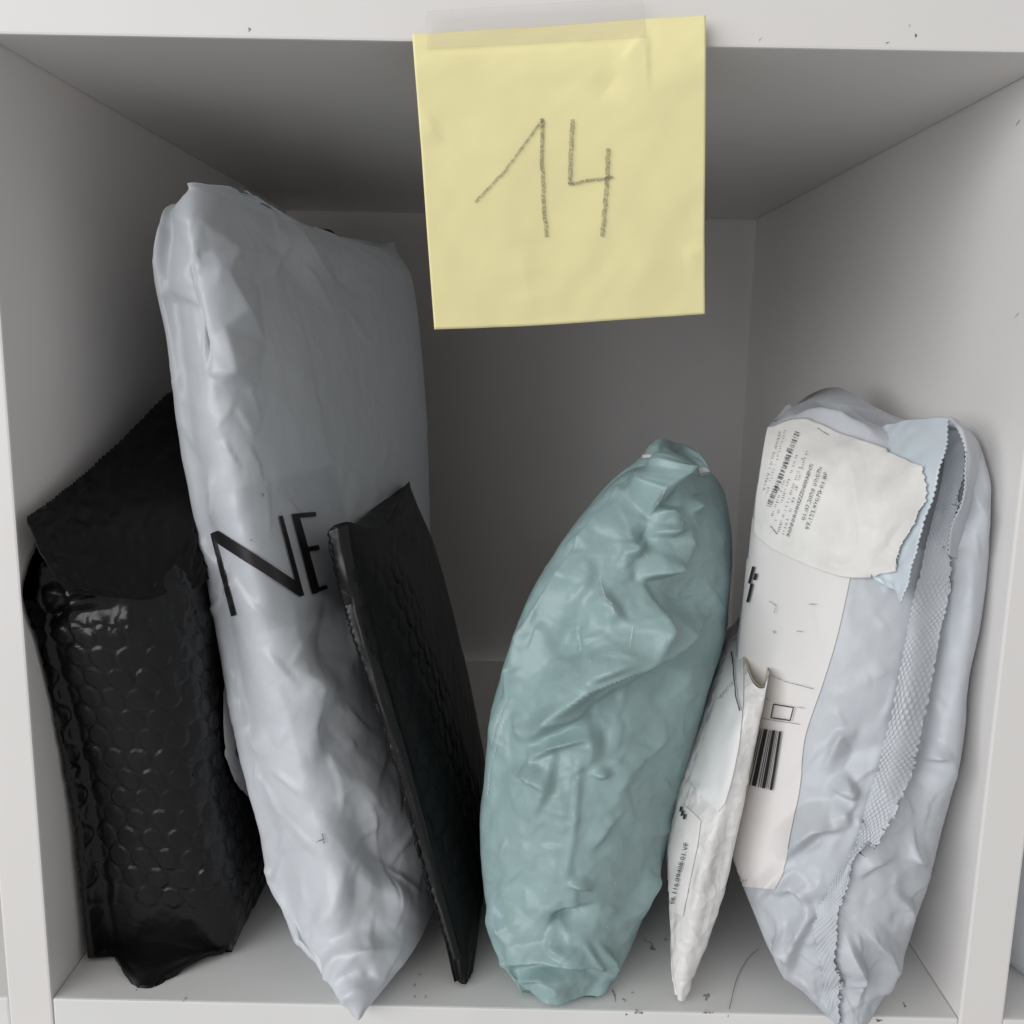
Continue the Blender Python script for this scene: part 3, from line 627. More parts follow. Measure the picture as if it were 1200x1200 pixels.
fl, _ = sheet('top_flap', [
 [(31, 607, -.002), (75, 575, .022), (125, 532, .052), (196, 462, .105), (226, 452, .13)],
 [(40, 630, -.003), (90, 610, .013), (150, 572, .040), (215, 520, .078), (240, 500, .10)],
 [(54, 660, -.004), (105, 648, .007), (165, 622, .026), (222, 585, .050), (246, 560, .072)],
 [(76, 690, -.003), (118, 694, .004), (168, 690, .013), (215, 668, .029), (246, 640, .046)],
 [(92, 693, -.001), (130, 698, .005), (172, 702, .013), (218, 694, .027), (248, 676, .043)]], 120, 160, M_BLACK_MATTE, black_big, .0005, flap_edge, None, 4, .00035, 9)
bf, _ = sheet('bottom_flap', [
 [(114, 1098, .034), (160, 1098, .032), (220, 1100, .030), (276, 1104, .030)],
 [(132, 1118, .024), (168, 1122, .020), (215, 1120, .022), (262, 1113, .026)],
 [(142, 1132, .017), (162, 1136, .014), (200, 1132, .017), (238, 1122, .021)],
 [(153, 1152, .0095), (163, 1157, .0075), (177, 1158, .0075), (190, 1150, .011)]], 30, 40, M_BLACK_MATTE, black_big, .002, None,
 None, 6, .0006)

# ------------------------------------------------------------------ slim black bubble mailer
black_slim = empty('bubble_mailer', at_z(545, 1140, 0), 'slim black bubble mailer with ragged seam leaning on the tall grey-white bag', 'parcel')
RS = [
 ('z', .0020, [(545, .06), (533, .016), (536, .013), (542, .011), (549, .013), (557, .03), (562, .10), (555, .11)]),
 (1100, .018, [(530, .06), (520, .022), (526, .018), (539, .017), (554, .028), (569, .07), (567, .13), (555, .14)]),
 (1040, .025, [(516, .07), (503, .027), (509, .023), (526, .025), (549, .048), (568, .10), (566, .15), (552, .16)]),
 (930, .032, [(496, .08), (474, .034), (480, .029), (500, .032), (528, .063), (550, .14), (546, .17), (528, .18)]),
 (830, .038, [(470, .09), (445, .039), (452, .034), (475, .038), (505, .073), (529, .16), (525, .185), (500, .19)]),
 (730, .044, [(440, .09), (412, .045), (419, .039), (445, .044), (480, .083), (508, .17), (504, .19), (475, .19)]),
 (660, .048, [(425, .09), (393, .048), (400, .042), (425, .048), (458, .088), (488, .17), (484, .185), (460, .18)]),
 (634, .048, [(420, .09), (387, .048), (394, .044), (416, .049), (452, .088, -.002), (481, .165), (478, .175), (455, .16)]),
 ('abs', [(446, 616, .089), (400, 614, .050), (386, 622, .046), (406, 612, .049), (450, 616, .086), (477, 568, .160), (478, 566, .164), (472, 574, .160)]),
]
CS = [([(450, 624), (480, 630), (500, 650)], .003, 14, 14), ([(418, 650), (450, 760), (490, 900), (530, 1040)], -.0022, 9, 14), ([(455, 615), (470, 600), (485, 590)], .0025, 10, 10)]
Ps = build_bag(RS, 130, 100, 11, CS, 3, dict(eu=0.008, ev=0.016, hold=0.008, noise=0.0005), dict(iters=10))
q = pix(Ps); mk = np.clip((q[..., 1] - 640) / 40, 0, 1) * np.clip((1090 - q[..., 1]) / 60, 0, 1)
mk = mk * np.clip((.105 - Ps[..., 1]) / .03, 0, 1)
Ps = in_shelf(bubbles(Ps, .0115, .0048, .0010, mk, rng))
slim_body = tube_mesh('body', Ps, M_BLACK_MATTE, black_slim)

# ------------------------------------------------------------------ narrow white padded envelope
env = empty('padded_envelope', at_z(797, 1160, 0), 'narrow white padded envelope, open at the top, leaning on the blue-grey bag', 'parcel')
RE_ = [
 ('z', .0016, [(800, .05), (793, .012), (794, .008), (797, .0055), (800, .0055), (803, .008), (806, .03), (806, .06)]),
 ('z', .0080, [(802, .06), (788, .020), (790, .010), (797, .006), (806, .007), (813, .012), (820, .04), (815, .07)]),
 (1110, .008, [(808, .08), (786, .030), (790, .014), (804, .008), (818, .0085), (829, .014), (835, .055), (822, .09)]),
 (1050, .009, [(822, .10), (783, .052), (796, .020), (815, .009), (836, .0095), (850, .016), (850, .07), (836, .11)]),
 (980, .011, [(840, .11), (788, .070), (806, .026), (829, .011), (851, .0105), (865, .018), (862, .085), (850, .12)]),
 (900, .015, [(855, .12), (814, .085), (832, .036), (851, .015), (868, .0135), (880, .021), (874, .085), (864, .13)]),
 (830, .019, [(868, .125), (838, .095), (854, .044), (868, .020), (883, .0165), (894, .023), (886, .09), (876, .135)]),
 ('abs', [(865, 724, .112), (864, 734, .092), (870, 755, .062), (877, 791, .030), (892, 806, .021), (901, 789, .024), (890, 772, .055), (874, 735, .10)]),
]
def fac_e(rng):
    yield facet_points(((770, 700, 910, 1180), lambda x, y: 1.0), 26, .0011, rng, (1, 1.3), 0.2)
    yield facet_points(((770, 700, 910, 1180), lambda x, y: 1.0), 11, .0004, rng, (1, 1.1), 0.2)
Pe = build_bag(RE_, 90, 110, 31, [([(846, 948), (830, 1000), (810, 1080)], .0016, 10, 8)], 2, dict(eu=0.015, ev=0.015, hold=0.01, noise=0.0006, cell=7), dict(iters=8), fac_e)
env_body = tube_mesh('body', Pe, M_ENV, env, (True, False))
top = Pe[-1]; cen = top.mean(0); inner = []
for k, (sh, dz) in enumerate(((1.0, 0.0004), (0.90, 0.0), (0.84, -.006), (0.78, -.02), (0.7, -.045))):
    inner.append(cen + (top - cen) * np.array([sh, 0.5 + 0.5 * sh, 1]) + np.array([-.004 * (-dz / .045), 0, dz]))
lining = tube_mesh('lining', np.array(inner), M_CREAM, env, (False, True))

# ------------------------------------------------------------------ small black bag behind the tall one
hidden = empty('mailing_bag', at(372, 700, .30) * np.array([1, 1, 0]), 'black plastic bag peeping out behind the top of the tall grey-white bag', 'parcel')
RH = [('z', .002, [(375, .33), (368, .30), (372, .27), (382, .262), (392, .268), (402, .29), (405, .32), (392, .345)]),
      ('z', .05, [(372, .34), (360, .30), (366, .27), (382, .258), (398, .266), (412, .29), (414, .33), (395, .355)]),
      ('z', .16, [(366, .34), (352, .30), (358, .27), (376, .258), (396, .266), (410, .29), (412, .33), (390, .355)]),
      ('z', .26, [(360, .34), (347, .30), (352, .27), (370, .260), (390, .266), (402, .29), (404, .33), (384, .35)]),
      ('abs', [(376, 273, .325), (360, 275, .30), (352, 279, .275), (358, 272, .27), (374, 270, .275), (388, 271, .29), (397, 279, .31), (388, 274, .322)])]
tube_mesh('body', build_bag(RH, 60, 60, 17, [], 2, dict(eu=.02, ev=.02)), M_BLACK_MATTE, hidden)

# ------------------------------------------------------------------ prints and tape on the tall bag
tw = bvh(white_body)
def z5(*p): return [(240 + .3 * x, 540 + .3 * y) for x, y in p]
poly_fill('letter_n', tw, [z5((25, 284), (44, 300), (126, 601), (108, 607)), z5((25, 284), (55, 271), (205, 370), (345, 466), (362, 480), (384, 526), (367, 532), (190, 412), (60, 325), (44, 312)),
    z5((285, 218), (300, 214), (384, 526), (372, 528), (350, 470))], M_INK, grey_bag)
poly_fill('letter_e', tw, [z5((335, 207), (350, 208), (368, 222), (442, 495), (436, 518), (415, 522)), z5((345, 206.5), (428, 200), (432, 218), (356, 224)), z5((388, 339), (440, 330), (446, 348), (394, 357)),
    z5((416, 522), (412, 506), (470, 485), (478, 499))], M_INK, grey_bag)
decal('packing_tape', tw, [[(228, 583), (262, 573), (320, 562), (392, 544)], [(236, 640), (275, 630), (340, 618), (405, 602)], [(248, 690), (285, 682), (350, 670), (420, 655)], [(261, 748), (300, 740), (360, 728), (432, 708)]], 70, 70, M_TAPE2, grey_bag, .0008)
strips('ink_scuff', tw, [[(371, 986), (379, 983)], [(378, 976), (380, 988)], [(306, 578), (308, 582)], [(294, 632), (294, 634)]], 1.6, M_INK_GREY, grey_bag)
strips('scratch_mark', tw, [[(305, 808), (358, 772)], [(338, 848), (352, 830)], [(384, 855), (388, 842)], [(250, 470), (256, 462)]], 1.2, M_TAPE, grey_bag, .0005)

# ------------------------------------------------------------------ sticker on the big black mailer
tk = bvh(black_body)
st = decal('round_sticker', tk, [[(272, 762), (300, 764), (335, 768)], [(262, 790), (300, 792), (338, 795)], [(259, 850), (300, 850), (340, 850)], [(262, 882), (300, 882), (340, 882)], [(268, 906), (300, 906), (335, 904)], [(279, 925), (300, 924), (325, 920)], [(296, 938), (306, 936), (312, 932)]], 40, 24, M_STICKER, black_big, .0012, None, 0, 30)
def z6(*p): return [(230 + x / 6, 760 + y / 6) for x, y in p]
strips('script_print', tk, [z6((296, 606), (275, 660), (263, 720), (270, 775), (292, 800), (322, 780), (338, 735), (342, 690)), z6((308, 655), (340, 690), (375, 672)), z6((308, 540), (322, 566), (330, 585)), (z6((388, 815), (380, 850)), 1.4), (z6((374, 875), (368, 900)), 1.4), (z6((362, 908), (358, 935)), 1.4)], 1.6, M_INK, st, .0019, 1.2)

# ------------------------------------------------------------------ seam edge of the slim black mailer
ts = bvh(slim_body)
def ragged(G):
    r = np.random.default_rng(12); z = zigzag(G.shape[0], r, 4, .0012); G[:, 0] = G[:, 0] + np.array([-1, 0, .2]) * z[:, None]; return G
sheet('seam_strip', [[(384, 622, .0435), (396, 618, .0430), (408, 613, .045)], [(399, 690, .0415), (410, 686, .0400), (420, 684, .042)], [(414, 745, .0385), (424, 742, .0375), (434, 740, .040)], [(445, 835, .033), (453, 832, .0325), (461, 830, .0345)], [(476, 935, .0275), (483, 932, .0270), (489, 930, .0290)],
   [(506, 1042, .021), (512, 1040, .0208), (517, 1038, .0225)], [(531, 1126, .012), (536, 1124, .0120), (540, 1122, .0135)]], 180, 10, M_BLACK_FILM, black_slim, .0008, ragged, None, 9, .00025)
sheet('white_liner', [[(428, 786, .0385), (436, 788, .0385)], [(440, 820, .0365), (444, 822, .0365)], [(455, 862, .0335), (458, 864, .0335)], [(466, 902, .031), (467, 903, .031)]], 40, 4, M_ENV, black_slim, .0005)

# ------------------------------------------------------------------ teal bag: folded top, print, scratches
tt_, _ = sheet('folded_top', [
 [(640, 668, .092), (720, 622, .086), (790, 600, .086), (850, 606, .094)],
 [(686, 598, .100), (742, 566, .094), (798, 562, .092), (846, 578, .098)],
 [(742, 543, .107), (766, 534, .104), (800, 541, .104), (836, 558, .102)],
 [(761, 526, .112), (775, 519, .112), (795, 527, .122), (825, 538, .108)],
 [(769, 523, .119), (781, 518, .121), (798, 521, .131), (817, 531, .118)],
 [(776, 530, .128), (786, 526, .130), (801, 530, .136), (817, 540, .128)]], 70, 70, M_TEAL_FILM, teal_bag, .0005, None, None, 3, .0007)
tf = bvh(tt_); tt = bvh(teal_body)
strips('white_stripe', tf, [[(747, 537), (760, 536), (772, 537)]], 4.0, M_PAPER, teal_bag, .0008)
strips('white_patch', tf, [[(818, 553), (826, 552), (832, 560)]], 6.0, M_PAPER, teal_bag, .0008)
r0 = random.Random(4); dl = []
for ln in ([(597, 812), (589, 832), (585, 845)], [(585, 838), (580, 856), (577, 872)], [(591, 845), (584, 868), (579, 888)], [(577, 892), (574, 912), (573, 934)]):
    a = np.array(ln, float); t = 0
    while t < .97:
        g = a[0] * (1 - t) ** 2 + 2 * t * (1 - t) * a[1] + a[2] * t * t; L_ = r0.uniform(1.0, 2.6)
        dl.append([(g[0] - .9, g[1] - L_ * .2), (g[0] + .8 * r0.random(), g[1] + L_)]); t += r0.uniform(.06, .11)
strips('small_print', tt, dl, 0.9, M_INK_WHITE, teal_bag, .0006, .8)
sc = [[(704, 676), (705, 690), (709, 700)], [(708, 700), (716, 708), (720, 718)], [(742, 735), (738, 760)], [(786, 648), (789, 652)], [(755, 648), (760, 655)], [(683, 806), (690, 802)], [(782, 570), (764, 598)], [(800, 608), (798, 620)]]
for k in range(40):
    x, y = r0.uniform(590, 800), r0.uniform(600, 1120); a = r0.uniform(0, 6.28); l_ = r0.uniform(.6, 3.5); sc.append([(x, y), (x + l_ * math.cos(a), y + l_ * math.sin(a))])
strips('scratch_mark', tt, sc, 0.9, M_INK_WHITE, teal_bag, .0006, .8)

# ------------------------------------------------------------------ white envelope: pouch, label, print
te = bvh(env_body)
pouch = decal('document_pouch', te, [[(858, 748), (866, 757), (872, 770)], [(848, 782), (860, 800), (871, 832)], [(830, 852), (846, 868), (862, 892)], [(812, 905), (828, 922), (850, 938)], [(809, 915), (824, 934), (842, 951)]], 60, 26, M_POUCH, env, .0003, None, 0, 2)
lab = decal('address_label', te, [[(800, 942), (812, 952), (822, 962)], [(788, 980), (803, 984), (818, 990)], [(783, 1030), (797, 1032), (809, 1034)], [(783, 1066), (793, 1070), (801, 1074)]], 44, 22, M_PAPER, env, .0003, None, 0, 2)
text_fill('number_print', te, [('06.116.09408-01.VF', (792, 1060), (17, -72), (-5.0, -1.2))], M_INK, lab, .0010)
strips('bold_print', te, [[(801, 946), (800, 952)], [(803, 951), (801, 957)], [(805, 955), (804, 961)]], 2.4, M_INK, lab, .0010, 1)
strips('fold_line', te, [[(859, 765), (862, 785), (865, 818), (870, 833)]], 1.3, M_INK, pouch, .0011, 1.2)
dl = []
for k in range(14):
    t = k / 13; x, y = 862 - 18 * t, 798 + 20 * t; dl.append([(x, y), (x + r0.uniform(-1.5, 1.5), y + r0.uniform(1.5, 4))])
strips('faint_print', te, dl, 0.8, M_INK_GREY, pouch, .0010, .8)

# ------------------------------------------------------------------ blue-grey bag: torn flap, opening, seal strip, labels
def serr_r(G):
    r = np.random.default_rng(7); z = zigzag(G.shape[0], r, 3, .0010); G[:, -1] = G[:, -1] + np.array([1, 0, 0.1]) * z[:, None]; return G
flap, Gf = sheet('torn_flap', [
 [(1026, 506, .058), (1046, 498, .048), (1072, 491, .036), (1112, 490, .020)],
 [(1016, 532, .043), (1040, 528, .034), (1068, 526, .024), (1106, 528, .006)],
 [(1008, 572, .028), (1034, 574, .021), (1058, 575, .014), (1097, 574, .001)],
 [(1006, 622, .018), (1028, 624, .014), (1048, 625, .009), (1079, 624, -.003)],
 [(1012, 664, .014), (1030, 666, .010), (1046, 667, .006), (1069, 668, -.003)],
 [(1034, 682, .010), (1044, 688, .007), (1050, 694, .004), (1058, 707, -.002)]], 110, 60, M_LIGHT_FLAP, blue_bag, .0005, serr_r, None, 5, .0005)
tb0 = bvh(blue_body)
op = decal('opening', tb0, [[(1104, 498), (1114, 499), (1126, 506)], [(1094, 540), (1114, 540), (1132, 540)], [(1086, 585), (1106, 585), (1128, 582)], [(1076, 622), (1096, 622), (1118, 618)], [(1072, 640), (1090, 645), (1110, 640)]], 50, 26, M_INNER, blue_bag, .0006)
def serr_l(G):
    r = np.random.default_rng(8); z = zigzag(G.shape[0], r, 3, .0009); G[:, 0] = G[:, 0] + np.array([-1, 0, 0]) * z[:, None]; return G
sheet('rear_lip', [[(1110, 492, .021), (1112, 490, .020), (1122, 492, .024)], [(1122, 503, .012), (1128, 502, .012), (1140, 512, .020)], [(1131, 530, .007), (1136, 530, .008), (1150, 536, .018)], [(1131, 560, .004), (1136, 561, .006), (1148, 566, .015)],
   [(1125, 590, .003), (1130, 592, .005), (1140, 596, .013)], [(1115, 620, .003), (1120, 622, .005), (1130, 626, .012)], [(1111, 650, .003), (1114, 652, .005), (1122, 655, .011)]], 100, 14, M_BLUE_FILM, blue_bag, .0004, serr_l, None, 6, .0002)
sl = [((1110, 506), (1127, 507)), ((1109, 528), (1132, 530)), ((1106, 556), (1131, 560)), ((1098, 585), (1126, 588)), ((1092, 606), (1119, 608)), ((1083, 640), (1113, 640)), ((1068, 702), (1102, 698)), ((1061, 742), (1092, 738)), ((1051, 790), (1081, 790)), ((1037, 860), (1067, 858)), ((1027, 902), (1058, 902)), ((1013, 945), (1044, 949)),
      ((1003, 982), (1022, 984)), ((988, 1012), (1000, 1013)), ((971, 1040), (990, 1041)), ((956, 1070), (981, 1077)), ((956, 1098), (982, 1112)), ((963, 1137), (984, 1155)), ((968, 1185), (986, 1190)), ((970, 1196), (986, 1200))]
NS, MS = 760, 46
Q = patch_px(sl, NS, MS); r8 = np.random.default_rng(8); Q[:, -1, 0] += zigzag(NS, r8, 10, 1.8); V = []; ok = True
prev = None; Gs = np.zeros((NS, MS, 3))
for i in range(NS):
    for j in range(MS):
        p = hit(tb0, Q[i, j, 0], Q[i, j, 1], .0008); prev = p if p is not None else prev; Gs[i, j] = prev
Gs = relax(Gs, 25); Ns = np.cross(np.gradient(Gs, axis=1), np.gradient(Gs, axis=0)); Ns /= np.linalg.norm(Ns, axis=2, keepdims=True) + 1e-12
Ns *= np.sign(((CAM - Gs) * Ns).sum(2, keepdims=True)); I_, J_ = np.meshgrid(np.arange(NS) / NS, np.arange(MS) / (MS - 1), indexing='ij')
on_ = np.clip((I_ - .11) / .06, 0, 1); em = np.abs(np.sin(np.pi * (J_ * 6.5 + I_ * 104))) * np.abs(np.sin(np.pi * (J_ * 6.5 - I_ * 104))) * on_ * (.7 + .5 * smooth_noise((NS, MS), 24, r8) * .5)
V = (Gs + Ns * (.0004 + .0006 * em + .0024 * J_ ** 2 * on_ * np.where(I_ < .68, 1, .3))[..., None]).reshape(-1, 3)
seal = mesh_obj('seal_strip', V, [tuple(f) for f in grid_faces(NS, MS, False)], M_BLUE_FILM, blue_bag)
seal['label'] = 'embossed sealing strip with dotted relief'

lower = decal('shipping_label', tb0, [[(880, 606), (935, 630), (1000, 660)], [(868, 745), (918, 745), (982, 743)], [(863, 800), (908, 800), (965, 800)], [(858, 864), (897, 864), (944, 864)], [(854, 921), (893, 921), (938, 921)], [(853, 980), (888, 983), (928, 972)], [(854, 1026), (880, 1030), (919, 1018)], [(857, 1036), (882, 1040), (908, 1041)]], 150, 50, M_PAPER, blue_bag, .0003, None, 0, 2)
def zb(*p): return [(860 + x / 3.156, 680 + y / 3.156) for x, y in p]
strips('form_line', tb0, [zb((130, 345), (200, 375), (300, 400)), zb((115, 432), (145, 445)), zb((240, 468), (268, 472)), zb((110, 510), (250, 532)), zb((285, 88), (312, 90)), zb((240, 188), (262, 190)), zb((140, 78), (165, 95), (158, 122)), (zb((152, 186), (160, 192), (156, 198)), 1.2)], 0.9, M_INK_GREY, lower, .0012, 1.5)
strips('tick_box', tb0, [zb((155, 458), (228, 470), (215, 518), (145, 508), (155, 458))], 1.3, M_INK, lower, .0012, 1.2)
bars = []
for f0, wd in [(-.32, .05), (-.2, .04), (-.08, .05), (.03, .04), (.13, .03), (.20, .03), (.28, .15), (.50, .03), (.57, .03), (.63, .12), (.80, .02), (.85, .02), (.91, .09)]:
    T0, T1, B0, B1 = np.array((890, 853)), np.array((918, 857)), np.array((874, 918)), np.array((907.5, 926))
    bars.append([tuple(T0 + (T1 - T0) * f0), tuple(T0 + (T1 - T0) * (f0 + wd)), tuple(B0 + (B1 - B0) * (f0 + wd)), tuple(B0 + (B1 - B0) * f0)])
poly_fill('barcode', tb0, bars, M_INK, lower, .0012, 5)
text_fill('small_text', tb0, [('ufer!', (861, 1030), (16, 4.2), (1.2, -5.5))], M_INK_GREY, lower, .0012)
strips('bold_print', tb0, [[(886, 664), (881, 684)], [(884, 684), (879, 706)], [(889, 672), (887, 680)]], 3.0, M_INK, lower, .0012, 1.5)

tb = bvh(blue_body, flap)
R_ = [[(902, 503), (945, 495), (1008, 520), (1084, 549)], [(896, 540), (945, 545), (1015, 560), (1089, 572)], [(890, 582), (938, 595), (1010, 605), (1080, 604)], [(887, 612), (928, 630), (1000, 645), (1065, 636)], [(887, 624), (914, 646), (986, 676), (1053, 668)]]
Qp = patch_px(R_, 90, 110); rr = np.random.default_rng(3)
Qp[:, -1, 0] += np.cumsum(rr.normal(0, .9, 90)) * .8 + rr.normal(0, .7, 90); Qp[-1, :, 1] += np.cumsum(rr.normal(0, .5, 110)) * .4; Qp[0, :, 1] += np.cumsum(rr.normal(0, .5, 110)) * .4
upper = decal('worn_label', tb, None, 0, 0, M_PAPER_OLD, blue_bag, .0006, Qp, .0003, 60)
me_ = upper.data; G_ = np.array([v.co[:] for v in me_.vertices]).reshape(90, 110, 3) + np.array(world_loc(upper))      # creases of the worn paper
N_ = np.cross(np.gradient(G_, axis=1), np.gradient(G_, axis=0)); N_ /= np.linalg.norm(N_, axis=2, keepdims=True)
if (N_[45, 55] @ (CAM - G_[45, 55])) < 0: N_ = -N_
q9 = np.random.default_rng(19); G2 = G_.copy()
for sp_, am_ in ((34, .0008), (15, .00035)):
    G2 += facets(G_, N_, facet_points(((880, 480, 1100, 690), lambda x, y: .35 if x < 960 else 1.0), sp_, am_, q9, (1, 1.2), .6))
for c_ in [([(985, 512), (1000, 560), (1010, 620), (1000, 672)], .0012, 14, 10), ([(1020, 662), (1045, 640), (1072, 600)], .0010, 8, 10), ([(950, 650), (985, 664), (1010, 660)], .0010, 8, 8)]: G2 += crease(G_, N_, *c_)
G2 += N_ * .0006; G2 -= np.array(world_loc(upper)); me_.vertices.foreach_set('co', G2.astype(np.float32).ravel()); me_.update()
tu = bvh(upper)
text_fill('number_print', tu, [('01.07.2028 09:07h', (944, 610), (19.5, -61), (-4.2, -1.4)), ('97.152.97070-01.BF', (948.5, 621), (22, -66), (-4.2, -1.4))], M_INK_FADED, upper, .0006, .012)
text_fill('bold_print', tu, [('INENNNNNNSZZZNEEERENZ!', (926, 629), (27, -84), (-3.6, -1.1)), ], M_INK_FADED, upper, .0006, .02)
text_fill('heading_print', tu, [('F I L I A L E', (914, 574), (14.5, -47), (-5.2, -1.6))], M_INK_FADED, upper, .0006, .01)
dl = []
for (x0, y0, x1, y1, n_) in [(908, 612, 934, 530, 34), (912, 622, 940, 536, 36), (918, 625, 945, 528, 40), (904, 606, 920, 560, 18), (895, 574, 914, 505, 30), (898, 580, 920, 503, 26)]:
    for k in range(n_):
        if r0.random() < .25: continue
        t = (k + r0.uniform(-.2, .2)) / n_; x, y = x0 + (x1 - x0) * t, y0 + (y1 - y0) * t; h_ = r0.uniform(1.2, 2.6); dl.append([(x, y), (x + h_, y + h_ * .35)])
strips('fine_print', tu, dl, 1.0, M_INK_GREY, upper, .0006, .9)
bars = []; t = 0
while t < 1:
    wd = r0.choice([.008, .014, .022]); x, y = 899 + 33 * t, 592 - 86 * t + 6 * t * (1 - t); dx, dy = 33 * wd, -86 * wd
    bars.append([(x, y), (x + dx, y + dy), (x + dx + 5.6, y + dy + 2.2), (x + 5.6, y + 2.2)]); t += wd + r0.choice([.008, .012, .02])
poly_fill('barcode', tu, bars, M_INK_FADED, upper, .0006, 4)
strips('ruled_line', tu, [[(958, 503), (971, 511)], [(904, 616), (912, 626)]], 1.2, M_INK_GREY, upper, .0006, 1)

# ------------------------------------------------------------------ yellow note with its tape
note = empty('sticky_note', at(655, 200, .004), 'yellow square sticky note with pencilled 14 taped to the front of the shelf', 'note')
def note_disp(G):
    N = np.cross(np.gradient(G, axis=0), np.gradient(G, axis=1)); N /= np.linalg.norm(N, axis=2, keepdims=True); B = G.copy()
    if (N[30, 30] @ (CAM - G[30, 30])) < 0: N = -N
    for c in [([(730, 72), (745, 52), (757, 40)], .0004, 5, 12, .3), ([(757, 28), (757, 60), (759, 110)], .0004, 4, 30, .4), ([(492, 125), (505, 150), (520, 168)], .0005, 8, 22, .4), ([(800, 300), (815, 296), (830, 286)], .0004, 10, 20, .3),
              ([(610, 290), (625, 375)], .0006, 40, 40, .3), ([(700, 120), (730, 80)], -.0006, 16, 18, .4), ([(500, 60), (620, 52), (750, 44)], -.0003, 8, 6, .1)]:
        G = G + crease(B, N, *c)
    rng_ = np.random.default_rng(9); return G + N * (smooth_noise(G.shape[:2], 26, rng_, 3) * .00022)[..., None]
paper, Gn = sheet('paper', [
 [(483, 40, -.0022), (600, 33, -.0022), (716, 25, -.0024), (827, 18, -.0050)],
 [(487, 92, -.0016), (602, 87, -.0016), (718, 82, -.0022), (827, 78, -.0040)],
 [(494, 180, .0045), (606, 177, .0045), (718, 172, .0040), (826.5, 168, .0030)],
 [(501, 280, .013), (610, 277, .013), (719, 273, .0125), (825.5, 265, .012)],
 [(509, 386, .0235), (615, 382, .0235), (722, 375, .023), (826, 368, .022)]], 120, 120, M_NOTE, note, .00025, None, note_disp)
tn = BVHTree.FromPolygons([Vector(v) for v in Gn.reshape(-1, 3)], [tuple(int(i) for i in f) for f in grid_faces(120, 120, False)])
def jit(pl, a, n=26):
    pl = np.array(pl, float); t = np.linspace(0, 1, n); s = np.linspace(0, 1, len(pl)); q_ = np.stack([np.interp(t, s, pl[:, 0]), np.interp(t, s, pl[:, 1])], -1)
    rg = np.random.default_rng(int(pl[0, 0])); return (q_ + rg.normal(0, a, q_.shape)).tolist()
strips('pencilled_one', tn, [(jit([(557, 237), (590, 202), (637, 139)], .35), 3.4), (jit([(636, 138), (635, 190), (637, 235), (641, 278)], .4), 4.8)], 5, M_GRAPHITE, note, .00045, 1.5)
strips('pencilled_four', tn, [(jit([(671, 140), (669, 180), (668, 216)], .4), 5.4), (jit([(666, 216), (690, 211), (719, 208)], .4), 4.0), (jit([(713, 174), (711, 220), (706, 277)], .4), 5.4)], 5, M_GRAPHITE, note, .00055, 1.5)
sheet('tape', [[(500, 13, -.0030), (626, 5, -.0030), (754, -3, -.0034)], [(500, 36, -.0030), (626, 28, -.0030), (756, 20, -.0036)], [(500, 58, -.0030), (626, 51, -.0031), (757, 44, -.0040)]], 20, 60, M_TAPE, note, .0001, None, None, 2, .00012)

# ------------------------------------------------------------------ neighbour's bag, hair, scuffs
nb = empty('mailing_bag', (.40, .07, .001), 'pale grey plastic bag in the neighbouring compartment beyond the upright', 'parcel')
def ringxy(z, x0, x1, y0, y1):
    return [((x0 + x1) / 2 + (x1 - x0) / 2 * math.cos(a) , (y0 + y1) / 2 + (y1 - y0) / 2 * math.sin(a), z) for a in np.linspace(math.pi * .9, math.pi * 2.9, 9)[:-1]]
RN = [('xyz', ringxy(.002, .364, .40, .012, .13)), ('xyz', ringxy(.012, .357, .415, .006, .15)), ('xyz', ringxy(.05, .360, .43, .012, .17)), ('xyz', ringxy(.11, .368, .44, .02, .17)), ('xyz', ringxy(.16, .39, .43, .04, .16)), ('xyz', ringxy(.18, .405, .415, .06, .15))]
_old = rings_to_points
def rings_to_points(rings):
    return np.array([r[1] for r in rings]) if rings[0][0] == 'xyz' else _old(rings)
rgn = np.random.default_rng(2)
Pn = wrinkle(loft(RN, 120, 90), rgn, eu=.04, ev=.05, hold=.004, iters=120, noise=.001, cell=6, bend=.03); Pn[..., 2] = np.maximum(Pn[..., 2], .0012)
tube_mesh('body', Pn, M_WHITE_FILM, nb)

hp = [at_z(x, y, .0006) for x, y in ((889, 1112), (876, 1124), (864, 1146), (857, 1172))] + [at(853, 1192, -.0004)]
hc = catmull(np.array(hp), 40); V, Fs = [], []
for i, p in enumerate(hc):
    for k in range(5):
        a = k / 5 * 2 * math.pi; V.append(p + np.array([math.cos(a), 0, math.sin(a)]) * .00011)
    if i: Fs += [(5 * (i - 1) + k, 5 * (i - 1) + (k + 1) % 5, 5 * i + (k + 1) % 5, 5 * i + k) for k in range(5)]
hr = mesh_obj('hair', V, Fs, M_HAIR); hr['label'] = 'single curved dark hair lying on the shelf floor beside the blue-grey bag'; hr['category'] = 'hair'

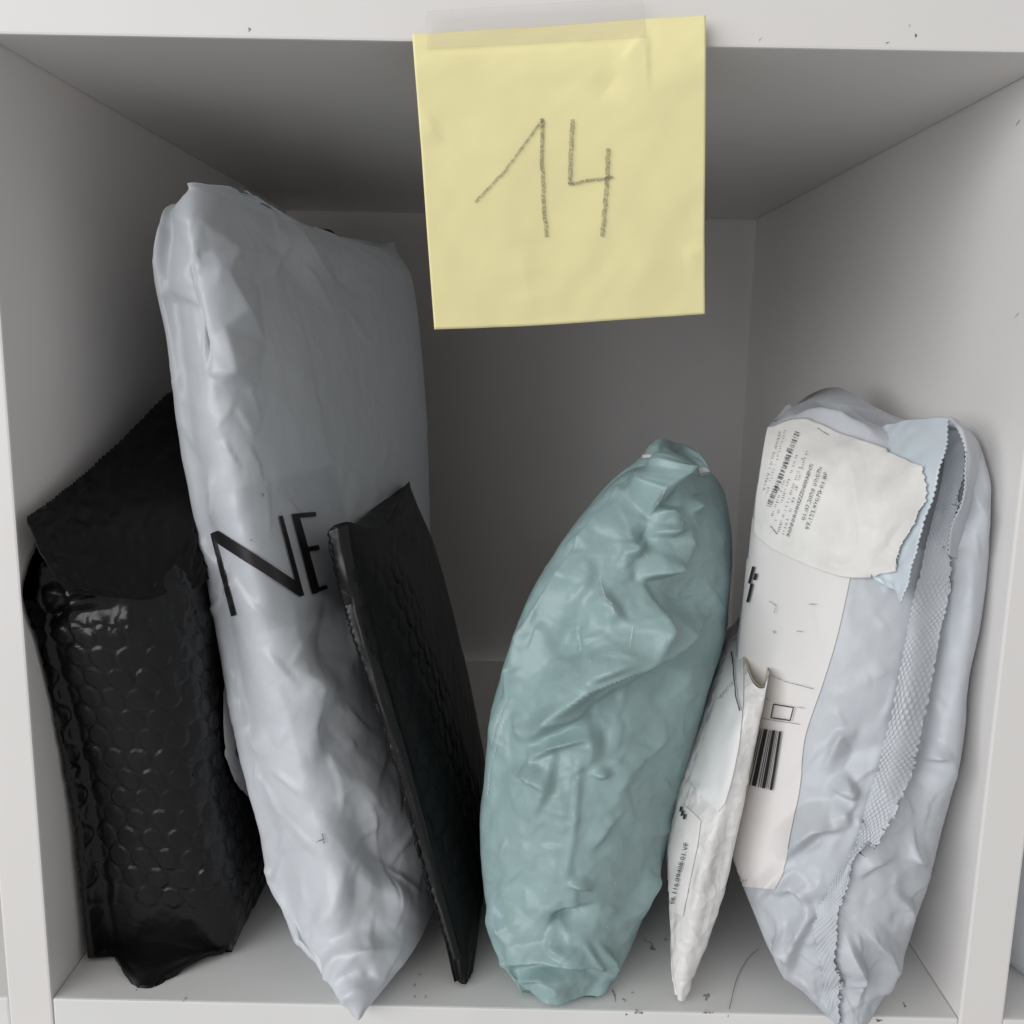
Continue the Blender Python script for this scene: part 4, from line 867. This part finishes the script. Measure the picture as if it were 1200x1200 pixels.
def scuff(spots, board, on):
    for (x, y, sx, sy, rot) in spots:
        n_ = 14; V = []; ph = r0.uniform(0, 6)
        for k in range(n_):
            a = k / n_ * 2 * math.pi; rad = 1 + .45 * math.sin(3 * a + ph) + .3 * r0.uniform(-1, 1); u, v = sx * rad * math.cos(a), sy * rad * math.sin(a)
            X_, Y_ = x + u * math.cos(rot) - v * math.sin(rot), y + u * math.sin(rot) + v * math.cos(rot)
            V.append(at_z(X_, Y_, .00018) if on == 'floor' else at(X_, Y_, .00022))
        mesh_obj('scuff_mark', V, [tuple(range(n_))], M_SCUFF, board, smooth=False)
scuff([(492, 1142, 2, 1.2, .3), (486, 1154, 1, 2.4, .2), (486, 1168, 1.2, 1.5, 0), (499, 1168, 1, 1.6, 0), (765, 1110, 2.2, 4.5, -.5), (758, 1103, 4, 1.2, .4), (780, 1101, 1.6, 1.6, 0), (741, 1163, 1.4, 1.4, 0), (720, 1166, 1.4, 7, -.25), (732, 1172, 2.5, 1.2, .6), (828, 1168, 3.4, 4.5, .2), (217, 1170, 1, 4, .6), (455, 1150, 1, 1, 0), (160, 1160, .8, .8, 0), (1060, 1178, 1, 3, -.4)], boards[(1, 0)], 'floor')
scuff([(747, 1186, 4.5, 2.5, .2), (829, 1186, 5, 2.4, .1), (734, 1189, 1.2, 1.2, 0), (1030, 1196, 3.2, 1.6, 0)], boards[(1, 0)], 'front')
scuff([(292, 34, 1.4, 2.2, .1), (1073, 42, 1.2, 3, .1), (1066, 30, .6, 1.8, 0), (1040, 50, 2.4, .6, -.3), (891, 46, 2.8, .6, -.8)], boards[(1, 1)], 'front')

for up, ln in ((uprights[2], [[(1191, 147), (1196, 140)], [(1190, 372), (1194, 367)]]),):
    strips('scuff_mark', bvh(up), ln, 0.8, M_INK_GREY, up, .0002, 1.5)['kind'] = 'stuff'
for o in bpy.data.objects:      # tiny marks nobody could pick apart
    if o.parent and o.name.split('.')[0] in ('ink_scuff', 'scratch_mark', 'small_text', 'small_print', 'fine_print', 'faint_print', 'ruled_line', 'form_line', 'bold_print', 'script_print', 'number_print', 'heading_print'):
        o['kind'] = 'stuff'
